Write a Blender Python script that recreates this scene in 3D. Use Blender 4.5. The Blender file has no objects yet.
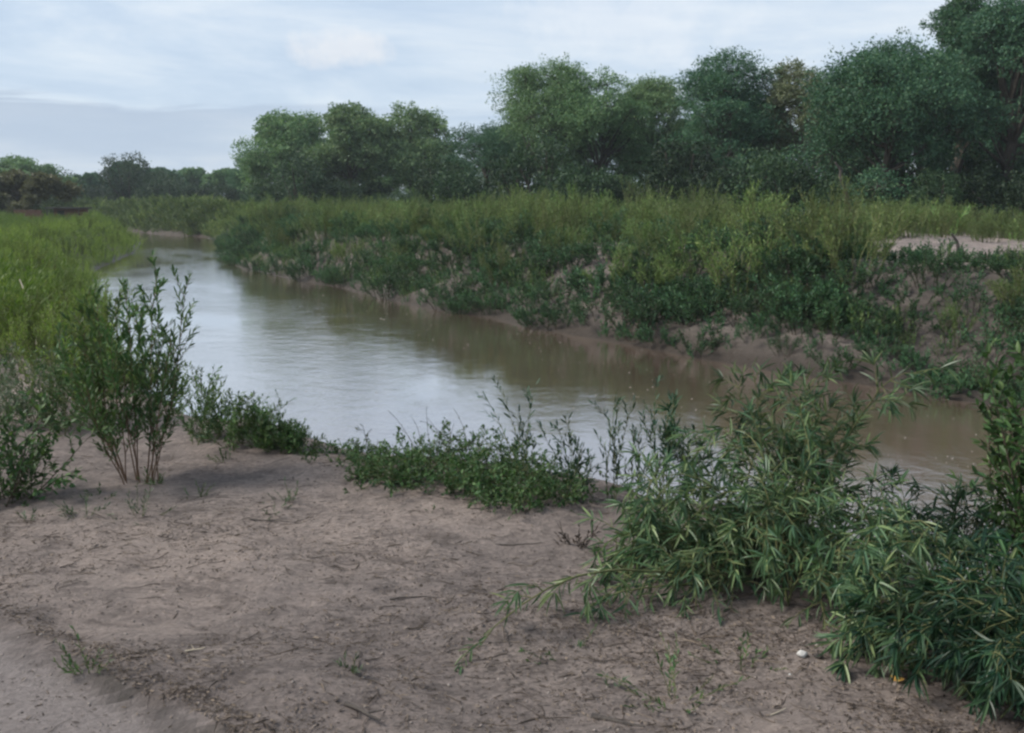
import bpy, math, random
import numpy as np
from mathutils import Vector

R = math.radians
sc = bpy.context.scene
COL = sc.collection

# ------------------------------------------------------------------ camera
CAM_Z = 3.0
F = 983.0
PITCH = math.atan((366.5 - 203.0) / F)
cam = bpy.data.cameras.new("camera")
camo = bpy.data.objects.new("camera", cam)
COL.objects.link(camo)
camo.location = (0, 0, CAM_Z)
camo.rotation_euler = (math.pi / 2 - PITCH, 0, 0)
cam.sensor_width = 36.0
cam.lens = F / 1024 * 36.0
cam.clip_start = 0.05
cam.clip_end = 5000
sc.camera = camo

# ------------------------------------------------------------------ sky, sun, exposure
SUN_EL, SUN_AZ = R(42), R(-92)        # azimuth from +Y, clockwise positive: sun to the left
w = bpy.data.worlds.new("World")
sc.world = w
w.use_nodes = True
nt = w.node_tree
nt.nodes.clear()
def N(tree, typ, **kw):
    n = tree.nodes.new(typ)
    for k, v in kw.items():
        setattr(n, k, v)
    return n
def math_node(tree, op, a, b=None, clamp=False):
    n = N(tree, 'ShaderNodeMath', operation=op, use_clamp=clamp)
    for i, v in enumerate((a, b)):
        if v is None: continue
        if isinstance(v, (int, float)): n.inputs[i].default_value = v
        else: tree.links.new(v, n.inputs[i])
    return n.outputs[0]
def ramp(tree, fac, stops, interp='LINEAR'):
    n = N(tree, 'ShaderNodeValToRGB')
    n.color_ramp.interpolation = interp
    el = n.color_ramp.elements
    while len(el) < len(stops): el.new(0.5)
    for e, (p, c) in zip(el, stops):
        e.position = p
        e.color = (*c, 1) if len(c) == 3 else c
    tree.links.new(fac, n.inputs[0])
    return n.outputs[0]
def mixc(tree, fac, a, b, mode='MIX'):
    n = N(tree, 'ShaderNodeMix', data_type='RGBA', blend_type=mode)
    for s, v in ((n.inputs[0], fac), (n.inputs[6], a), (n.inputs[7], b)):
        if isinstance(v, (int, float)): s.default_value = v
        elif isinstance(v, tuple): s.default_value = (*v, 1)
        else: tree.links.new(v, s)
    return n.outputs[2]
def noise_node(tree, vec, scale, detail=4, rough=0.55, dist=0.0):
    n = N(tree, 'ShaderNodeTexNoise')
    n.inputs['Scale'].default_value = scale
    n.inputs['Detail'].default_value = detail
    n.inputs['Roughness'].default_value = rough
    n.inputs['Distortion'].default_value = dist
    if vec is not None: tree.links.new(vec, n.inputs['Vector'])
    return n.outputs['Fac']
def mapping(tree, vec, scale=(1, 1, 1), rot=(0, 0, 0), loc=(0, 0, 0)):
    n = N(tree, 'ShaderNodeMapping')
    n.inputs['Scale'].default_value = scale
    n.inputs['Rotation'].default_value = rot
    n.inputs['Location'].default_value = loc
    tree.links.new(vec, n.inputs['Vector'])
    return n.outputs[0]

sky = N(nt, 'ShaderNodeTexSky', sky_type='NISHITA', sun_disc=False)
sky.sun_elevation = SUN_EL
sky.sun_rotation = SUN_AZ
sky.air_density = 1.2
tc = N(nt, 'ShaderNodeTexCoord')
sep = N(nt, 'ShaderNodeSeparateXYZ')
nt.links.new(tc.outputs['Generated'], sep.inputs[0])
X, Y, Z = sep.outputs
zc = math_node(nt, 'MAXIMUM', Z, 0.0)
zd = math_node(nt, 'ADD', zc, 0.10)
comb = N(nt, 'ShaderNodeCombineXYZ')
nt.links.new(math_node(nt, 'DIVIDE', X, zd), comb.inputs[0])
nt.links.new(math_node(nt, 'DIVIDE', Y, zd), comb.inputs[1])
P = comb.outputs[0]
n1 = noise_node(nt, mapping(nt, P, (0.7, 0.8, 1), (0, 0, R(20)), (3.1, 1.7, 0)), 1.0, 7, 0.62, 0.5)
n2 = noise_node(nt, mapping(nt, P, (0.9, 2.4, 1), (0, 0, R(-12)), (7.0, 4.0, 0)), 0.8, 6, 0.6, 0.6)
# overcast veil: colours are in the Nishita sky's own units (world strength 0.12)
veil = ramp(nt, n1, [(0.36, (3.45, 4.25, 5.4)), (0.47, (4.0, 4.75, 5.75)), (0.57, (4.7, 5.3, 6.05)), (0.70, (5.6, 5.95, 6.35))])
streak = ramp(nt, n2, [(0.36, (0.96, 0.97, 0.98)), (0.56, (1.0, 1.0, 1.0)), (0.78, (1.05, 1.04, 1.02))])
cloud = mixc(nt, 1.0, veil, streak, 'MULTIPLY')
# slate-blue low layer near the horizon, heaviest on the left
wob = math_node(nt, 'MULTIPLY', math_node(nt, 'SUBTRACT', n2, 0.5), 0.06)
zz = math_node(nt, 'ADD', Z, wob)
lay = ramp(nt, zz, [(0.0, (0.30,) * 3), (0.035, (0.5,) * 3), (0.090, (0.95,) * 3), (0.098, (0.0,) * 3)])
left = N(nt, 'ShaderNodeMapRange'); left.inputs[1].default_value = -0.05; left.inputs[2].default_value = -0.34
left.inputs[3].default_value = 0.12; left.inputs[4].default_value = 0.85
nt.links.new(X, left.inputs[0])
cloud = mixc(nt, math_node(nt, 'MULTIPLY', lay, left.outputs[0]), cloud, (2.7, 3.3, 4.4))
# one brighter puff of cumulus
def puff(px, py, rx, rz):
    dx = (px - 512) / F; dz = (203 - py) / F
    a = math_node(nt, 'DIVIDE', math_node(nt, 'SUBTRACT', math_node(nt, 'DIVIDE', X, math_node(nt, 'MAXIMUM', Y, 0.05)), dx), rx)
    b = math_node(nt, 'DIVIDE', math_node(nt, 'SUBTRACT', math_node(nt, 'DIVIDE', Z, math_node(nt, 'MAXIMUM', Y, 0.05)), dz), rz)
    r2 = math_node(nt, 'ADD', math_node(nt, 'MULTIPLY', a, a), math_node(nt, 'MULTIPLY', b, b))
    wv = noise_node(nt, tc.outputs['Generated'], 28, 4, 0.6)
    r2 = math_node(nt, 'ADD', r2, math_node(nt, 'MULTIPLY', math_node(nt, 'SUBTRACT', wv, 0.5), 3.2))
    return math_node(nt, 'SUBTRACT', 1.0, r2, True)
cloud = mixc(nt, math_node(nt, 'MULTIPLY', puff(343, 56, 0.056, 0.022), 0.50), cloud, (6.6, 6.35, 6.25))
cloud = mixc(nt, math_node(nt, 'MULTIPLY', puff(620, 25, 0.13, 0.05), 0.30), cloud, (6.8, 6.8, 6.9))
final = mixc(nt, 0.90, sky.outputs[0], cloud)
bg = N(nt, 'ShaderNodeBackground')
bg.inputs[1].default_value = 0.102
nt.links.new(final, bg.inputs[0])
wo = N(nt, 'ShaderNodeOutputWorld')
nt.links.new(bg.outputs[0], wo.inputs[0])

sun = bpy.data.lights.new("sun", 'SUN')
sun.energy = 3.5
sun.angle = R(20)
sun.color = (1.0, 0.95, 0.86)
suno = bpy.data.objects.new("sun", sun)
COL.objects.link(suno)
sd = Vector((math.sin(SUN_AZ) * math.cos(SUN_EL), math.cos(SUN_AZ) * math.cos(SUN_EL), math.sin(SUN_EL)))
suno.rotation_euler = sd.to_track_quat('Z', 'Y').to_euler()

sc.view_settings.view_transform = 'Standard'
sc.view_settings.look = 'None'
sc.view_settings.gamma = 1
sc.view_settings.use_curve_mapping = False
sc.view_settings.exposure = 0.60
sc.cycles.use_denoising = True
sc.cycles.filter_width = 2.5
sc.cycles.max_bounces = 8
sc.cycles.transparent_max_bounces = 8

# ------------------------------------------------------------------ helpers
cp, sp = math.cos(PITCH), math.sin(PITCH)
def ray(px, py):
    u = (px - 512) / F; v = (366.5 - py) / F
    return np.array([u, cp + v * sp, -sp + v * cp])
def at_z(px, py, z=0.0):
    d = ray(px, py); t = (z - CAM_Z) / d[2]
    return d[0] * t, d[1] * t
def at_y(px, py, y):
    d = ray(px, py); t = y / d[1]
    return np.array([d[0] * t, y, CAM_Z + d[2] * t])

def _hash(ix, iy, seed):
    h = (ix.astype(np.int64) * 374761393 + iy.astype(np.int64) * 668265263 + seed * 1442695041) & 0x7fffffff
    h = ((h ^ (h >> 13)) * 1274126177) & 0x7fffffff
    return ((h ^ (h >> 16)) & 0xffff) / 65535.0
def vnoise(x, y, seed=0):
    ix = np.floor(x); iy = np.floor(y)
    fx = x - ix; fy = y - iy
    fx = fx * fx * (3 - 2 * fx); fy = fy * fy * (3 - 2 * fy)
    a = _hash(ix, iy, seed); b = _hash(ix + 1, iy, seed)
    c = _hash(ix, iy + 1, seed); d = _hash(ix + 1, iy + 1, seed)
    return (a * (1 - fx) + b * fx) * (1 - fy) + (c * (1 - fx) + d * fx) * fy - 0.5
def fbm(x, y, seed=0, octaves=4):
    s = 0; amp = 1.0
    for o in range(octaves):
        s = s + amp * vnoise(x, y, seed + o * 17)
        x = x * 2.03 + 5.3; y = y * 2.03 - 3.1; amp *= 0.5
    return s

NEARLINE = np.array([(24, -30), (12, -8), (7, -1), (4.4, 2.4), (3.4, 3.9), (2.9, 4.9), (2.3, 5.7), (1.5, 6.3), (0.5, 6.8),
                     (-0.6, 7.5), (-2.4, 9.2), (-4.7, 12), (-7.0, 17), (-10.5, 25), (-14.5, 34), (-18.4, 43), (-23.0, 60),
                     (-28.0, 75), (-36.5, 86), (-52, 98), (-85, 116), (-160, 150), (-300, 190)], float)
_far = [(36, -22), (20, 0), (13, 8), (9.4, 12.2)]
for px, py in [(960, 401), (900, 390), (850, 383), (800, 376), (740, 366), (690, 357), (640, 347), (600, 340), (560, 333), (520, 325),
               (490, 318), (450, 312), (400, 303), (360, 291), (320, 284), (280, 277), (245, 269), (228, 262), (219, 251), (222, 243), (205, 237)]:
    _far.append(at_z(px, py, 0.0))
_far += [(-37, 101), (-48, 112), (-85, 133), (-160, 170), (-300, 215)]
FARLINE = np.array(_far, float)
POLY = np.vstack([NEARLINE, FARLINE[::-1]])

def seg_dist(x, y, line):
    best = np.full(x.shape, 1e9)
    for (ax, ay), (bx, by) in zip(line[:-1], line[1:]):
        dx, dy = bx - ax, by - ay
        t = np.clip(((x - ax) * dx + (y - ay) * dy) / (dx * dx + dy * dy), 0, 1)
        best = np.minimum(best, np.hypot(x - ax - t * dx, y - ay - t * dy))
    return best
def inside(x, y):
    r = np.zeros(x.shape, bool)
    n = len(POLY)
    for i in range(n):
        ax, ay = POLY[i]; bx, by = POLY[(i + 1) % n]
        if ay == by: continue
        c = ((ay > y) != (by > y)) & (x < (bx - ax) * (y - ay) / (by - ay) + ax)
        r ^= c
    return r
def sstep(t):
    t = np.clip(t, 0, 1)
    return t * t * (3 - 2 * t)

TRACK_A = np.array(at_z(-60, 600, 1.4)); TRACK_B = np.array(at_z(215, 740, 1.4))
_td = (TRACK_B - TRACK_A) / np.hypot(*(TRACK_B - TRACK_A)); _tn = np.array([_td[1], -_td[0]])
if _tn[0] > 0: _tn = -_tn      # points left, into the track

def height(x, y):
    x = np.atleast_1d(np.asarray(x, float)); y = np.atleast_1d(np.asarray(y, float))
    ins = inside(x, y)
    dn = seg_dist(x, y, NEARLINE); df = seg_dist(x, y, FARLINE)
    jit = fbm(x * 0.9, y * 0.9, 3, 3) * 0.30
    dn2 = np.maximum(dn + jit, 0) ; 
    n_run = 1.5 + sstep((y - 12) / 20) * 1.2
    hn = 1.42 * sstep(dn2 / n_run) ** 0.85
    hn = hn + 0.05 * sstep(dn2 / n_run) * np.exp(-((dn2 - n_run) / 0.6) ** 2)
    gul = np.abs(vnoise(x * 0.75 + y * 0.35, y * 0.25 - x * 0.1, 91)) * 2
    df2 = np.maximum(df - gul * 1.0 * sstep(df / 0.8) * (1 - sstep((df - 2.6) / 1.5)), 0)
    hf = 1.92 * (0.22 * sstep(df2 / 0.5) + 0.78 * sstep(df2 / 2.5))
    far_side = df < dn
    hl = np.where(far_side, hf, hn)
    # undulation of the land
    und = fbm(x * 0.06, y * 0.06, 11, 3) * 0.5 * sstep((np.minimum(dn, df) - 3) / 14)
    hl = hl + und * np.where(y > 12, 1, 0.15)
    rough = fbm(x * 1.7, y * 1.7, 21, 4) * 0.06 + fbm(x * 7, y * 7, 31, 3) * 0.022
    hl = hl + rough * np.where(far_side, 1.25, 1.0) * sstep(np.minimum(dn, df) / 0.6)
    # wheel track at the lower left: smooth shallow trough with a crumbled lip
    s = (x - TRACK_A[0]) * _tn[0] + (y - TRACK_A[1]) * _tn[1] + fbm(x * 2.2, y * 2.2, 77, 3) * 0.06
    zone = (y < 7) & (~far_side)
    tr = sstep((s + .04) / 0.20)
    hl = np.where(zone, hl - tr * 0.035 + 0.016 * np.exp(-((s + 0.05) / 0.07) ** 2) - tr * rough * 0.7, hl)
    bed = -0.9 * sstep(np.minimum(dn, df) / 2.5) - 0.03
    return np.where(ins, bed, hl)
def H1(x, y): return float(height(x, y)[0])

def add_mesh(name, V, faces, mat=None, parent=None, smooth=False, matidx=None):
    """faces: list of (K,n) int arrays"""
    me = bpy.data.meshes.new(name)
    V = np.asarray(V, np.float32)
    me.vertices.add(len(V)); me.vertices.foreach_set('co', V.ravel())
    faces = [np.asarray(f, np.int32) for f in faces if len(f)]
    tot = sum(f.size for f in faces); nf = sum(len(f) for f in faces)
    me.loops.add(tot); me.loops.foreach_set('vertex_index', np.concatenate([f.ravel() for f in faces]))
    me.polygons.add(nf)
    sizes = np.concatenate([np.full(len(f), f.shape[1], np.int32) for f in faces])
    starts = np.concatenate([[0], np.cumsum(sizes)[:-1]]).astype(np.int32)
    me.polygons.foreach_set('loop_start', starts)
    if matidx is not None: me.polygons.foreach_set('material_index', np.asarray(matidx, np.int32))
    me.polygons.foreach_set('use_smooth', np.full(nf, smooth))
    me.update(calc_edges=True); me.validate()
    mats = mat if isinstance(mat, (list, tuple)) else [mat]
    for m in mats:
        if m is not None: me.materials.append(m)
    o = bpy.data.objects.new(name, me); COL.objects.link(o)
    if parent is not None: o.parent = parent
    return o

def tag(o, label=None, cat=None, group=None, kind=None):
    if label: o['label'] = label
    if cat: o['category'] = cat
    if group: o['group'] = group
    if kind: o['kind'] = kind
    return o
def empty(name, loc, rz=0.0, scale=1.0):
    o = bpy.data.objects.new(name, None); COL.objects.link(o)
    o.location = loc; o.rotation_euler = (0, 0, rz); o.scale = (scale,) * 3
    o.empty_display_size = 0.2
    return o
def copy_tree(root, children):
    r = root.copy(); COL.objects.link(r)
    for ch, subs in children:
        c = ch.copy(); COL.objects.link(c); c.parent = r
        for s in subs:
            g = s.copy(); COL.objects.link(g); g.parent = c
    return r

def norm(v):
    return v / np.maximum(np.linalg.norm(v, axis=-1, keepdims=True), 1e-9)

class Acc:
    def __init__(s): s.V = []; s.F = {3: [], 4: []}; s.M = {3: [], 4: []}; s.n = 0
    def add(s, V, F, mi=0):
        V = np.asarray(V, float); F = np.asarray(F, int)
        s.V.append(V); s.F[F.shape[1]].append(F + s.n); s.M[F.shape[1]].append(np.full(len(F), mi)); s.n += len(V)
    def arrays(s):
        fs = [np.vstack(s.F[k]) for k in (3, 4) if s.F[k]]
        ms = np.concatenate([np.concatenate(s.M[k]) for k in (3, 4) if s.M[k]])
        return np.vstack(s.V), fs, ms
    def build(s, name, mat, parent=None, smooth=False):
        if not s.V: return None
        V, fs, ms = s.arrays()
        return add_mesh(name, V, fs, mat, parent, smooth, ms)

def tube(acc, pts, r0, r1, n=5, mi=0, power=1.0):
    pts = np.asarray(pts, float); k = len(pts)
    tan = norm(np.gradient(pts, axis=0))
    ref = np.array([0.13, 0.97, 0.2]) if abs(tan[0][2]) > 0.8 else np.array([0.05, 0.1, 1.0])
    a = norm(np.cross(tan, ref)); b = np.cross(tan, a)
    ang = np.linspace(0, 2 * math.pi, n, endpoint=False)
    rr = r0 + (r1 - r0) * np.linspace(0, 1, k) ** power
    V = pts[:, None, :] + rr[:, None, None] * (np.cos(ang)[None, :, None] * a[:, None, :] + np.sin(ang)[None, :, None] * b[:, None, :])
    V = V.reshape(-1, 3)
    i = np.arange(k - 1)[:, None] * n; j = np.arange(n)[None, :]; j2 = (j + 1) % n
    Fq = np.stack([i + j, i + j2, i + n + j2, i + n + j], -1).reshape(-1, 4)
    acc.add(V, Fq, mi)
    c = len(V)
    acc.add(np.vstack([pts[-1:] + tan[-1:] * rr[-1], V[-n:]]), [(0, 1 + q, 1 + (q + 1) % n) for q in range(n)], mi)

# leaf templates: (across u, along v, lift w)
def lance(nseg=4, fold=0.10, curl=0.16, peak=0.42):
    ts = np.linspace(0, 1, nseg + 1)
    V = []; Fc = []
    for t in ts:
        wd = math.sin(math.pi * min(1, t ** (math.log(0.5) / math.log(peak)))) ** 0.8 if 0 < t < 1 else 0.0
        V += [(-0.5 * wd, t, -curl * t * t + fold * wd * 0.5), (0, t, -curl * t * t), (0.5 * wd, t, -curl * t * t + fold * wd * 0.5)]
    for i in range(nseg):
        a = i * 3
        Fc += [(a, a + 1, a + 4, a + 3), (a + 1, a + 2, a + 5, a + 4)]
    return np.array(V, float), np.array(Fc, int)
LANCE = lance(4)
LANCE_FLAT = lance(3, 0.06, 0.08)
OVATE = lance(4, 0.12, 0.10, 0.38)
DIAM = (np.array([(0, 0, 0), (-0.5, 0.45, 0.04), (0, 1, -0.06), (0.5, 0.45, 0.04)], float), np.array([(0, 3, 2, 1)]))

def leaves(acc, O, D, L, Wd, rng, tmpl=LANCE, roll=0.6, mi=0, upv=(0, 0, 1)):
    O = np.asarray(O, float); n = len(O)
    if n == 0: return
    D = norm(np.asarray(D, float))
    up = np.tile(np.asarray(upv, float), (n, 1)) + rng.normal(0, 0.05, (n, 3))
    nr = up - D * np.sum(up * D, 1, keepdims=True)
    nr = norm(nr)
    sd_ = np.cross(D, nr)
    ra = rng.normal(0, roll, n)[:, None] if roll < 5 else rng.uniform(0, 2 * math.pi, n)[:, None]
    nn = nr * np.cos(ra) + sd_ * np.sin(ra)
    ss = np.cross(D, nn)
    L = np.broadcast_to(L, n); Wd = np.broadcast_to(Wd, n)
    T, Fc = tmpl; k = len(T)
    V = (O[:, None, :] + D[:, None, :] * (L[:, None] * T[None, :, 1])[..., None]
         + ss[:, None, :] * (Wd[:, None] * T[None, :, 0])[..., None]
         + nn[:, None, :] * (T[None, :, 2][:, :] * np.where(T[None, :, 0] == 0, L[:, None], L[:, None]))[..., None])
    Fa = (Fc[None] + (np.arange(n) * k)[:, None, None]).reshape(-1, Fc.shape[1])
    acc.add(V.reshape(-1, 3), Fa, mi)

def grow(root, d, length, rng, seg=10, gravity=0.0, wobble=0.08):
    p = np.array(root, float); d = norm(np.array(d, float)); out = [p.copy()]
    st = length / seg
    for i in range(seg):
        d = norm(d + rng.normal(0, wobble, 3) + np.array([0, 0, -gravity]) * (i + 1) / seg)
        p = p + d * st; out.append(p.copy())
    return np.array(out)
def along(pts, t):
    t = np.asarray(t, float) * (len(pts) - 1)
    i = np.clip(t.astype(int), 0, len(pts) - 2); f = (t - i)[:, None]
    tan = norm(pts[i + 1] - pts[i])
    return pts[i] * (1 - f) + pts[i + 1] * f, tan
def leaf_along(acc, pts, rng, t0, n, L, Wd, ang, tmpl=LANCE, droop=0.0, roll=0.6, mi=0, shrink=0.35):
    if n < 1: return
    t = np.clip(np.linspace(t0, 1.0, n) + rng.normal(0, 0.01, n), 0, 1)
    p, tan = along(pts, t)
    ph = np.arange(n) * 2.399 + rng.uniform(0, 6.28) + rng.normal(0, 0.3, n)
    ref = np.tile([0.31, 0.17, 0.93], (n, 1)); a = norm(np.cross(tan, ref)); b = np.cross(tan, a)
    out = a * np.cos(ph)[:, None] + b * np.sin(ph)[:, None]
    an = ang * (1 - 0.45 * t) + rng.normal(0, 0.15, n)
    D = tan * np.cos(an)[:, None] + out * np.sin(an)[:, None]
    D[:, 2] -= droop
    Ls = L * (1 - shrink * np.abs(t - 0.6)) * rng.uniform(0.4, 1.25, n)
    leaves(acc, p, D, Ls, Wd * Ls / L, rng, tmpl, roll, mi)

# ------------------------------------------------------------------ materials
def new_mat(name):
    m = bpy.data.materials.new(name); m.use_nodes = True
    t = m.node_tree; t.nodes.clear()
    out = N(t, 'ShaderNodeOutputMaterial')
    return m, t, out
def leaf_mat(name, a, b, c=None, trans=0.24, rough=0.5, spec=0.22):
    m, t, out = new_mat(name)
    g = N(t, 'ShaderNodeNewGeometry'); oi = N(t, 'ShaderNodeObjectInfo')
    stops = [(0.0, a), (0.65, b), (1.0, c or b)]
    colr = ramp(t, g.outputs['Random Per Island'], stops)
    hs = N(t, 'ShaderNodeHueSaturation')
    mr = N(t, 'ShaderNodeMapRange'); mr.inputs[3].default_value = 0.485; mr.inputs[4].default_value = 0.512
    t.links.new(oi.outputs['Random'], mr.inputs[0]); t.links.new(mr.outputs[0], hs.inputs['Hue'])
    mv = N(t, 'ShaderNodeMapRange'); mv.inputs[3].default_value = 0.90 if 'crown' in name else 0.58; mv.inputs[4].default_value = 1.16 if 'crown' in name else 1.28
    t.links.new(math_node(t, 'FRACT', math_node(t, 'MULTIPLY', oi.outputs['Random'], 7.13)), mv.inputs[0])
    t.links.new(mv.outputs[0], hs.inputs['Value']); t.links.new(colr, hs.inputs['Color'])
    p = N(t, 'ShaderNodeBsdfPrincipled'); p.inputs['Roughness'].default_value = rough
    p.inputs['Specular IOR Level'].default_value = spec
    t.links.new(hs.outputs[0], p.inputs['Base Color'])
    tr = N(t, 'ShaderNodeBsdfTranslucent')
    t.links.new(mixc(t, 1.0, hs.outputs[0], (1.10, 1.20, 0.70), 'MULTIPLY'), tr.inputs[0])
    mx = N(t, 'ShaderNodeMixShader'); mx.inputs[0].default_value = trans
    t.links.new(p.outputs[0], mx.inputs[1]); t.links.new(tr.outputs[0], mx.inputs[2])
    t.links.new(mx.outputs[0], out.inputs[0])
    return m
def rough_mat(name, a, b, scale=8, rough=0.9, bump=0.3, bscale=None, stretch=(1, 1, 1), spec=0.2):
    m, t, out = new_mat(name)
    tc_ = N(t, 'ShaderNodeTexCoord')
    v = mapping(t, tc_.outputs['Object'], stretch)
    f = noise_node(t, v, scale, 6, 0.6)
    p = N(t, 'ShaderNodeBsdfPrincipled'); p.inputs['Roughness'].default_value = rough
    p.inputs['Specular IOR Level'].default_value = spec
    t.links.new(ramp(t, f, [(0.35, a), (0.65, b)]), p.inputs['Base Color'])
    bp = N(t, 'ShaderNodeBump'); bp.inputs['Strength'].default_value = bump; bp.inputs['Distance'].default_value = 0.02
    t.links.new(noise_node(t, v, bscale or scale * 3, 5, 0.6), bp.inputs['Height'])
    t.links.new(bp.outputs[0], p.inputs['Normal']); t.links.new(p.outputs[0], out.inputs[0])
    return m

M = {}
M['tree_a'] = leaf_mat('crown leaves olive', (0.070, 0.138, 0.064), (0.118, 0.200, 0.092), (0.190, 0.265, 0.120))
M['tree_b'] = leaf_mat('crown leaves dark', (0.028, 0.080, 0.048), (0.048, 0.115, 0.064), (0.092, 0.170, 0.082))
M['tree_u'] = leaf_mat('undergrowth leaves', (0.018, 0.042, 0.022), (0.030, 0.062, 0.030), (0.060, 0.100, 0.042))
M['tree_c'] = leaf_mat('crown leaves dusty', (0.09, 0.125, 0.065), (0.14, 0.165, 0.09), (0.19, 0.205, 0.12))
M['tree_d'] = leaf_mat('crown leaves brownish', (0.085, 0.085, 0.048), (0.115, 0.115, 0.065), (0.140, 0.145, 0.080))
M['weed_olive'] = leaf_mat('weed leaves olive', (0.075, 0.130, 0.040), (0.118, 0.182, 0.055), (0.195, 0.240, 0.085))
M['weed_dark'] = leaf_mat('weed leaves dark', (0.024, 0.066, 0.032), (0.042, 0.098, 0.044), (0.072, 0.135, 0.055))
M['weed_bright'] = leaf_mat('willow leaves bright', (0.100, 0.160, 0.032), (0.150, 0.220, 0.048), (0.230, 0.285, 0.080), trans=0.35)
M['leaf_shrub'] = leaf_mat('shrub leaves', (0.032, 0.072, 0.026), (0.055, 0.110, 0.038), (0.100, 0.160, 0.055))
M['leaf_lance'] = leaf_mat('lance leaves', (0.040, 0.088, 0.046), (0.082, 0.140, 0.066), (0.190, 0.235, 0.105), rough=0.42, spec=0.35)
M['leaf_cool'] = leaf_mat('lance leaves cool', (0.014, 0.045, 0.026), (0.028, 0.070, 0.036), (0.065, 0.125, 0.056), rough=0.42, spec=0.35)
M['leaf_grey'] = leaf_mat('greyish leaves', (0.060, 0.085, 0.055), (0.085, 0.115, 0.070), (0.110, 0.140, 0.090))
M['leaf_dead'] = leaf_mat('dead leaves', (0.030, 0.022, 0.020), (0.055, 0.038, 0.030), (0.080, 0.060, 0.045), trans=0.1)
M['leaf_yellow'] = leaf_mat('yellow leaf', (0.35, 0.22, 0.05), (0.42, 0.27, 0.07), trans=0.2)
M['bark'] = rough_mat('grey-brown bark', (0.030, 0.026, 0.022), (0.075, 0.065, 0.053), 3, bump=0.6, stretch=(3, 3, 0.6))
M['bark_pale'] = rough_mat('pale bark', (0.12, 0.10, 0.08), (0.24, 0.21, 0.17), 3, bump=0.5, stretch=(3, 3, 0.6))
M['stem_red'] = rough_mat('reddish stem', (0.085, 0.052, 0.035), (0.16, 0.105, 0.068), 12, bump=0.3, stretch=(2, 2, .5))
M['stem_green'] = rough_mat('green stem', (0.07, 0.085, 0.035), (0.13, 0.13, 0.06), 12, bump=0.2)
M['stem_dark'] = rough_mat('dark stem', (0.035, 0.028, 0.022), (0.075, 0.058, 0.043), 12, bump=0.3)
M['stick_pale'] = rough_mat('pale dry wood', (0.32, 0.27, 0.20), (0.48, 0.42, 0.33), 20, bump=0.3)
M['stick_dark'] = rough_mat('dark dry wood', (0.03, 0.027, 0.027), (0.08, 0.068, 0.06), 20, bump=0.5)
M['white'] = rough_mat('chalky white', (0.36, 0.35, 0.33), (0.50, 0.48, 0.46), 30, bump=0.2)
M['foam'] = rough_mat('foam', (0.20, 0.18, 0.155), (0.32, 0.30, 0.27), 30, bump=0.2)
M['brick'] = rough_mat('red-brown brick', (0.11, 0.060, 0.045), (0.16, 0.088, 0.065), 6, bump=0.4)
M['roof'] = rough_mat('dark roofing', (0.045, 0.042, 0.04), (0.08, 0.07, 0.065), 4, bump=0.2)
M['opening'] = rough_mat('opening shade', (0.03, 0.028, 0.026), (0.05, 0.045, 0.04), 4, bump=0.2)  # dark colour painted in for the shade inside the shed opening
M['pebble'] = rough_mat('pebbles', (0.14, 0.12, 0.11), (0.30, 0.26, 0.235), 25, bump=0.3)

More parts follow.
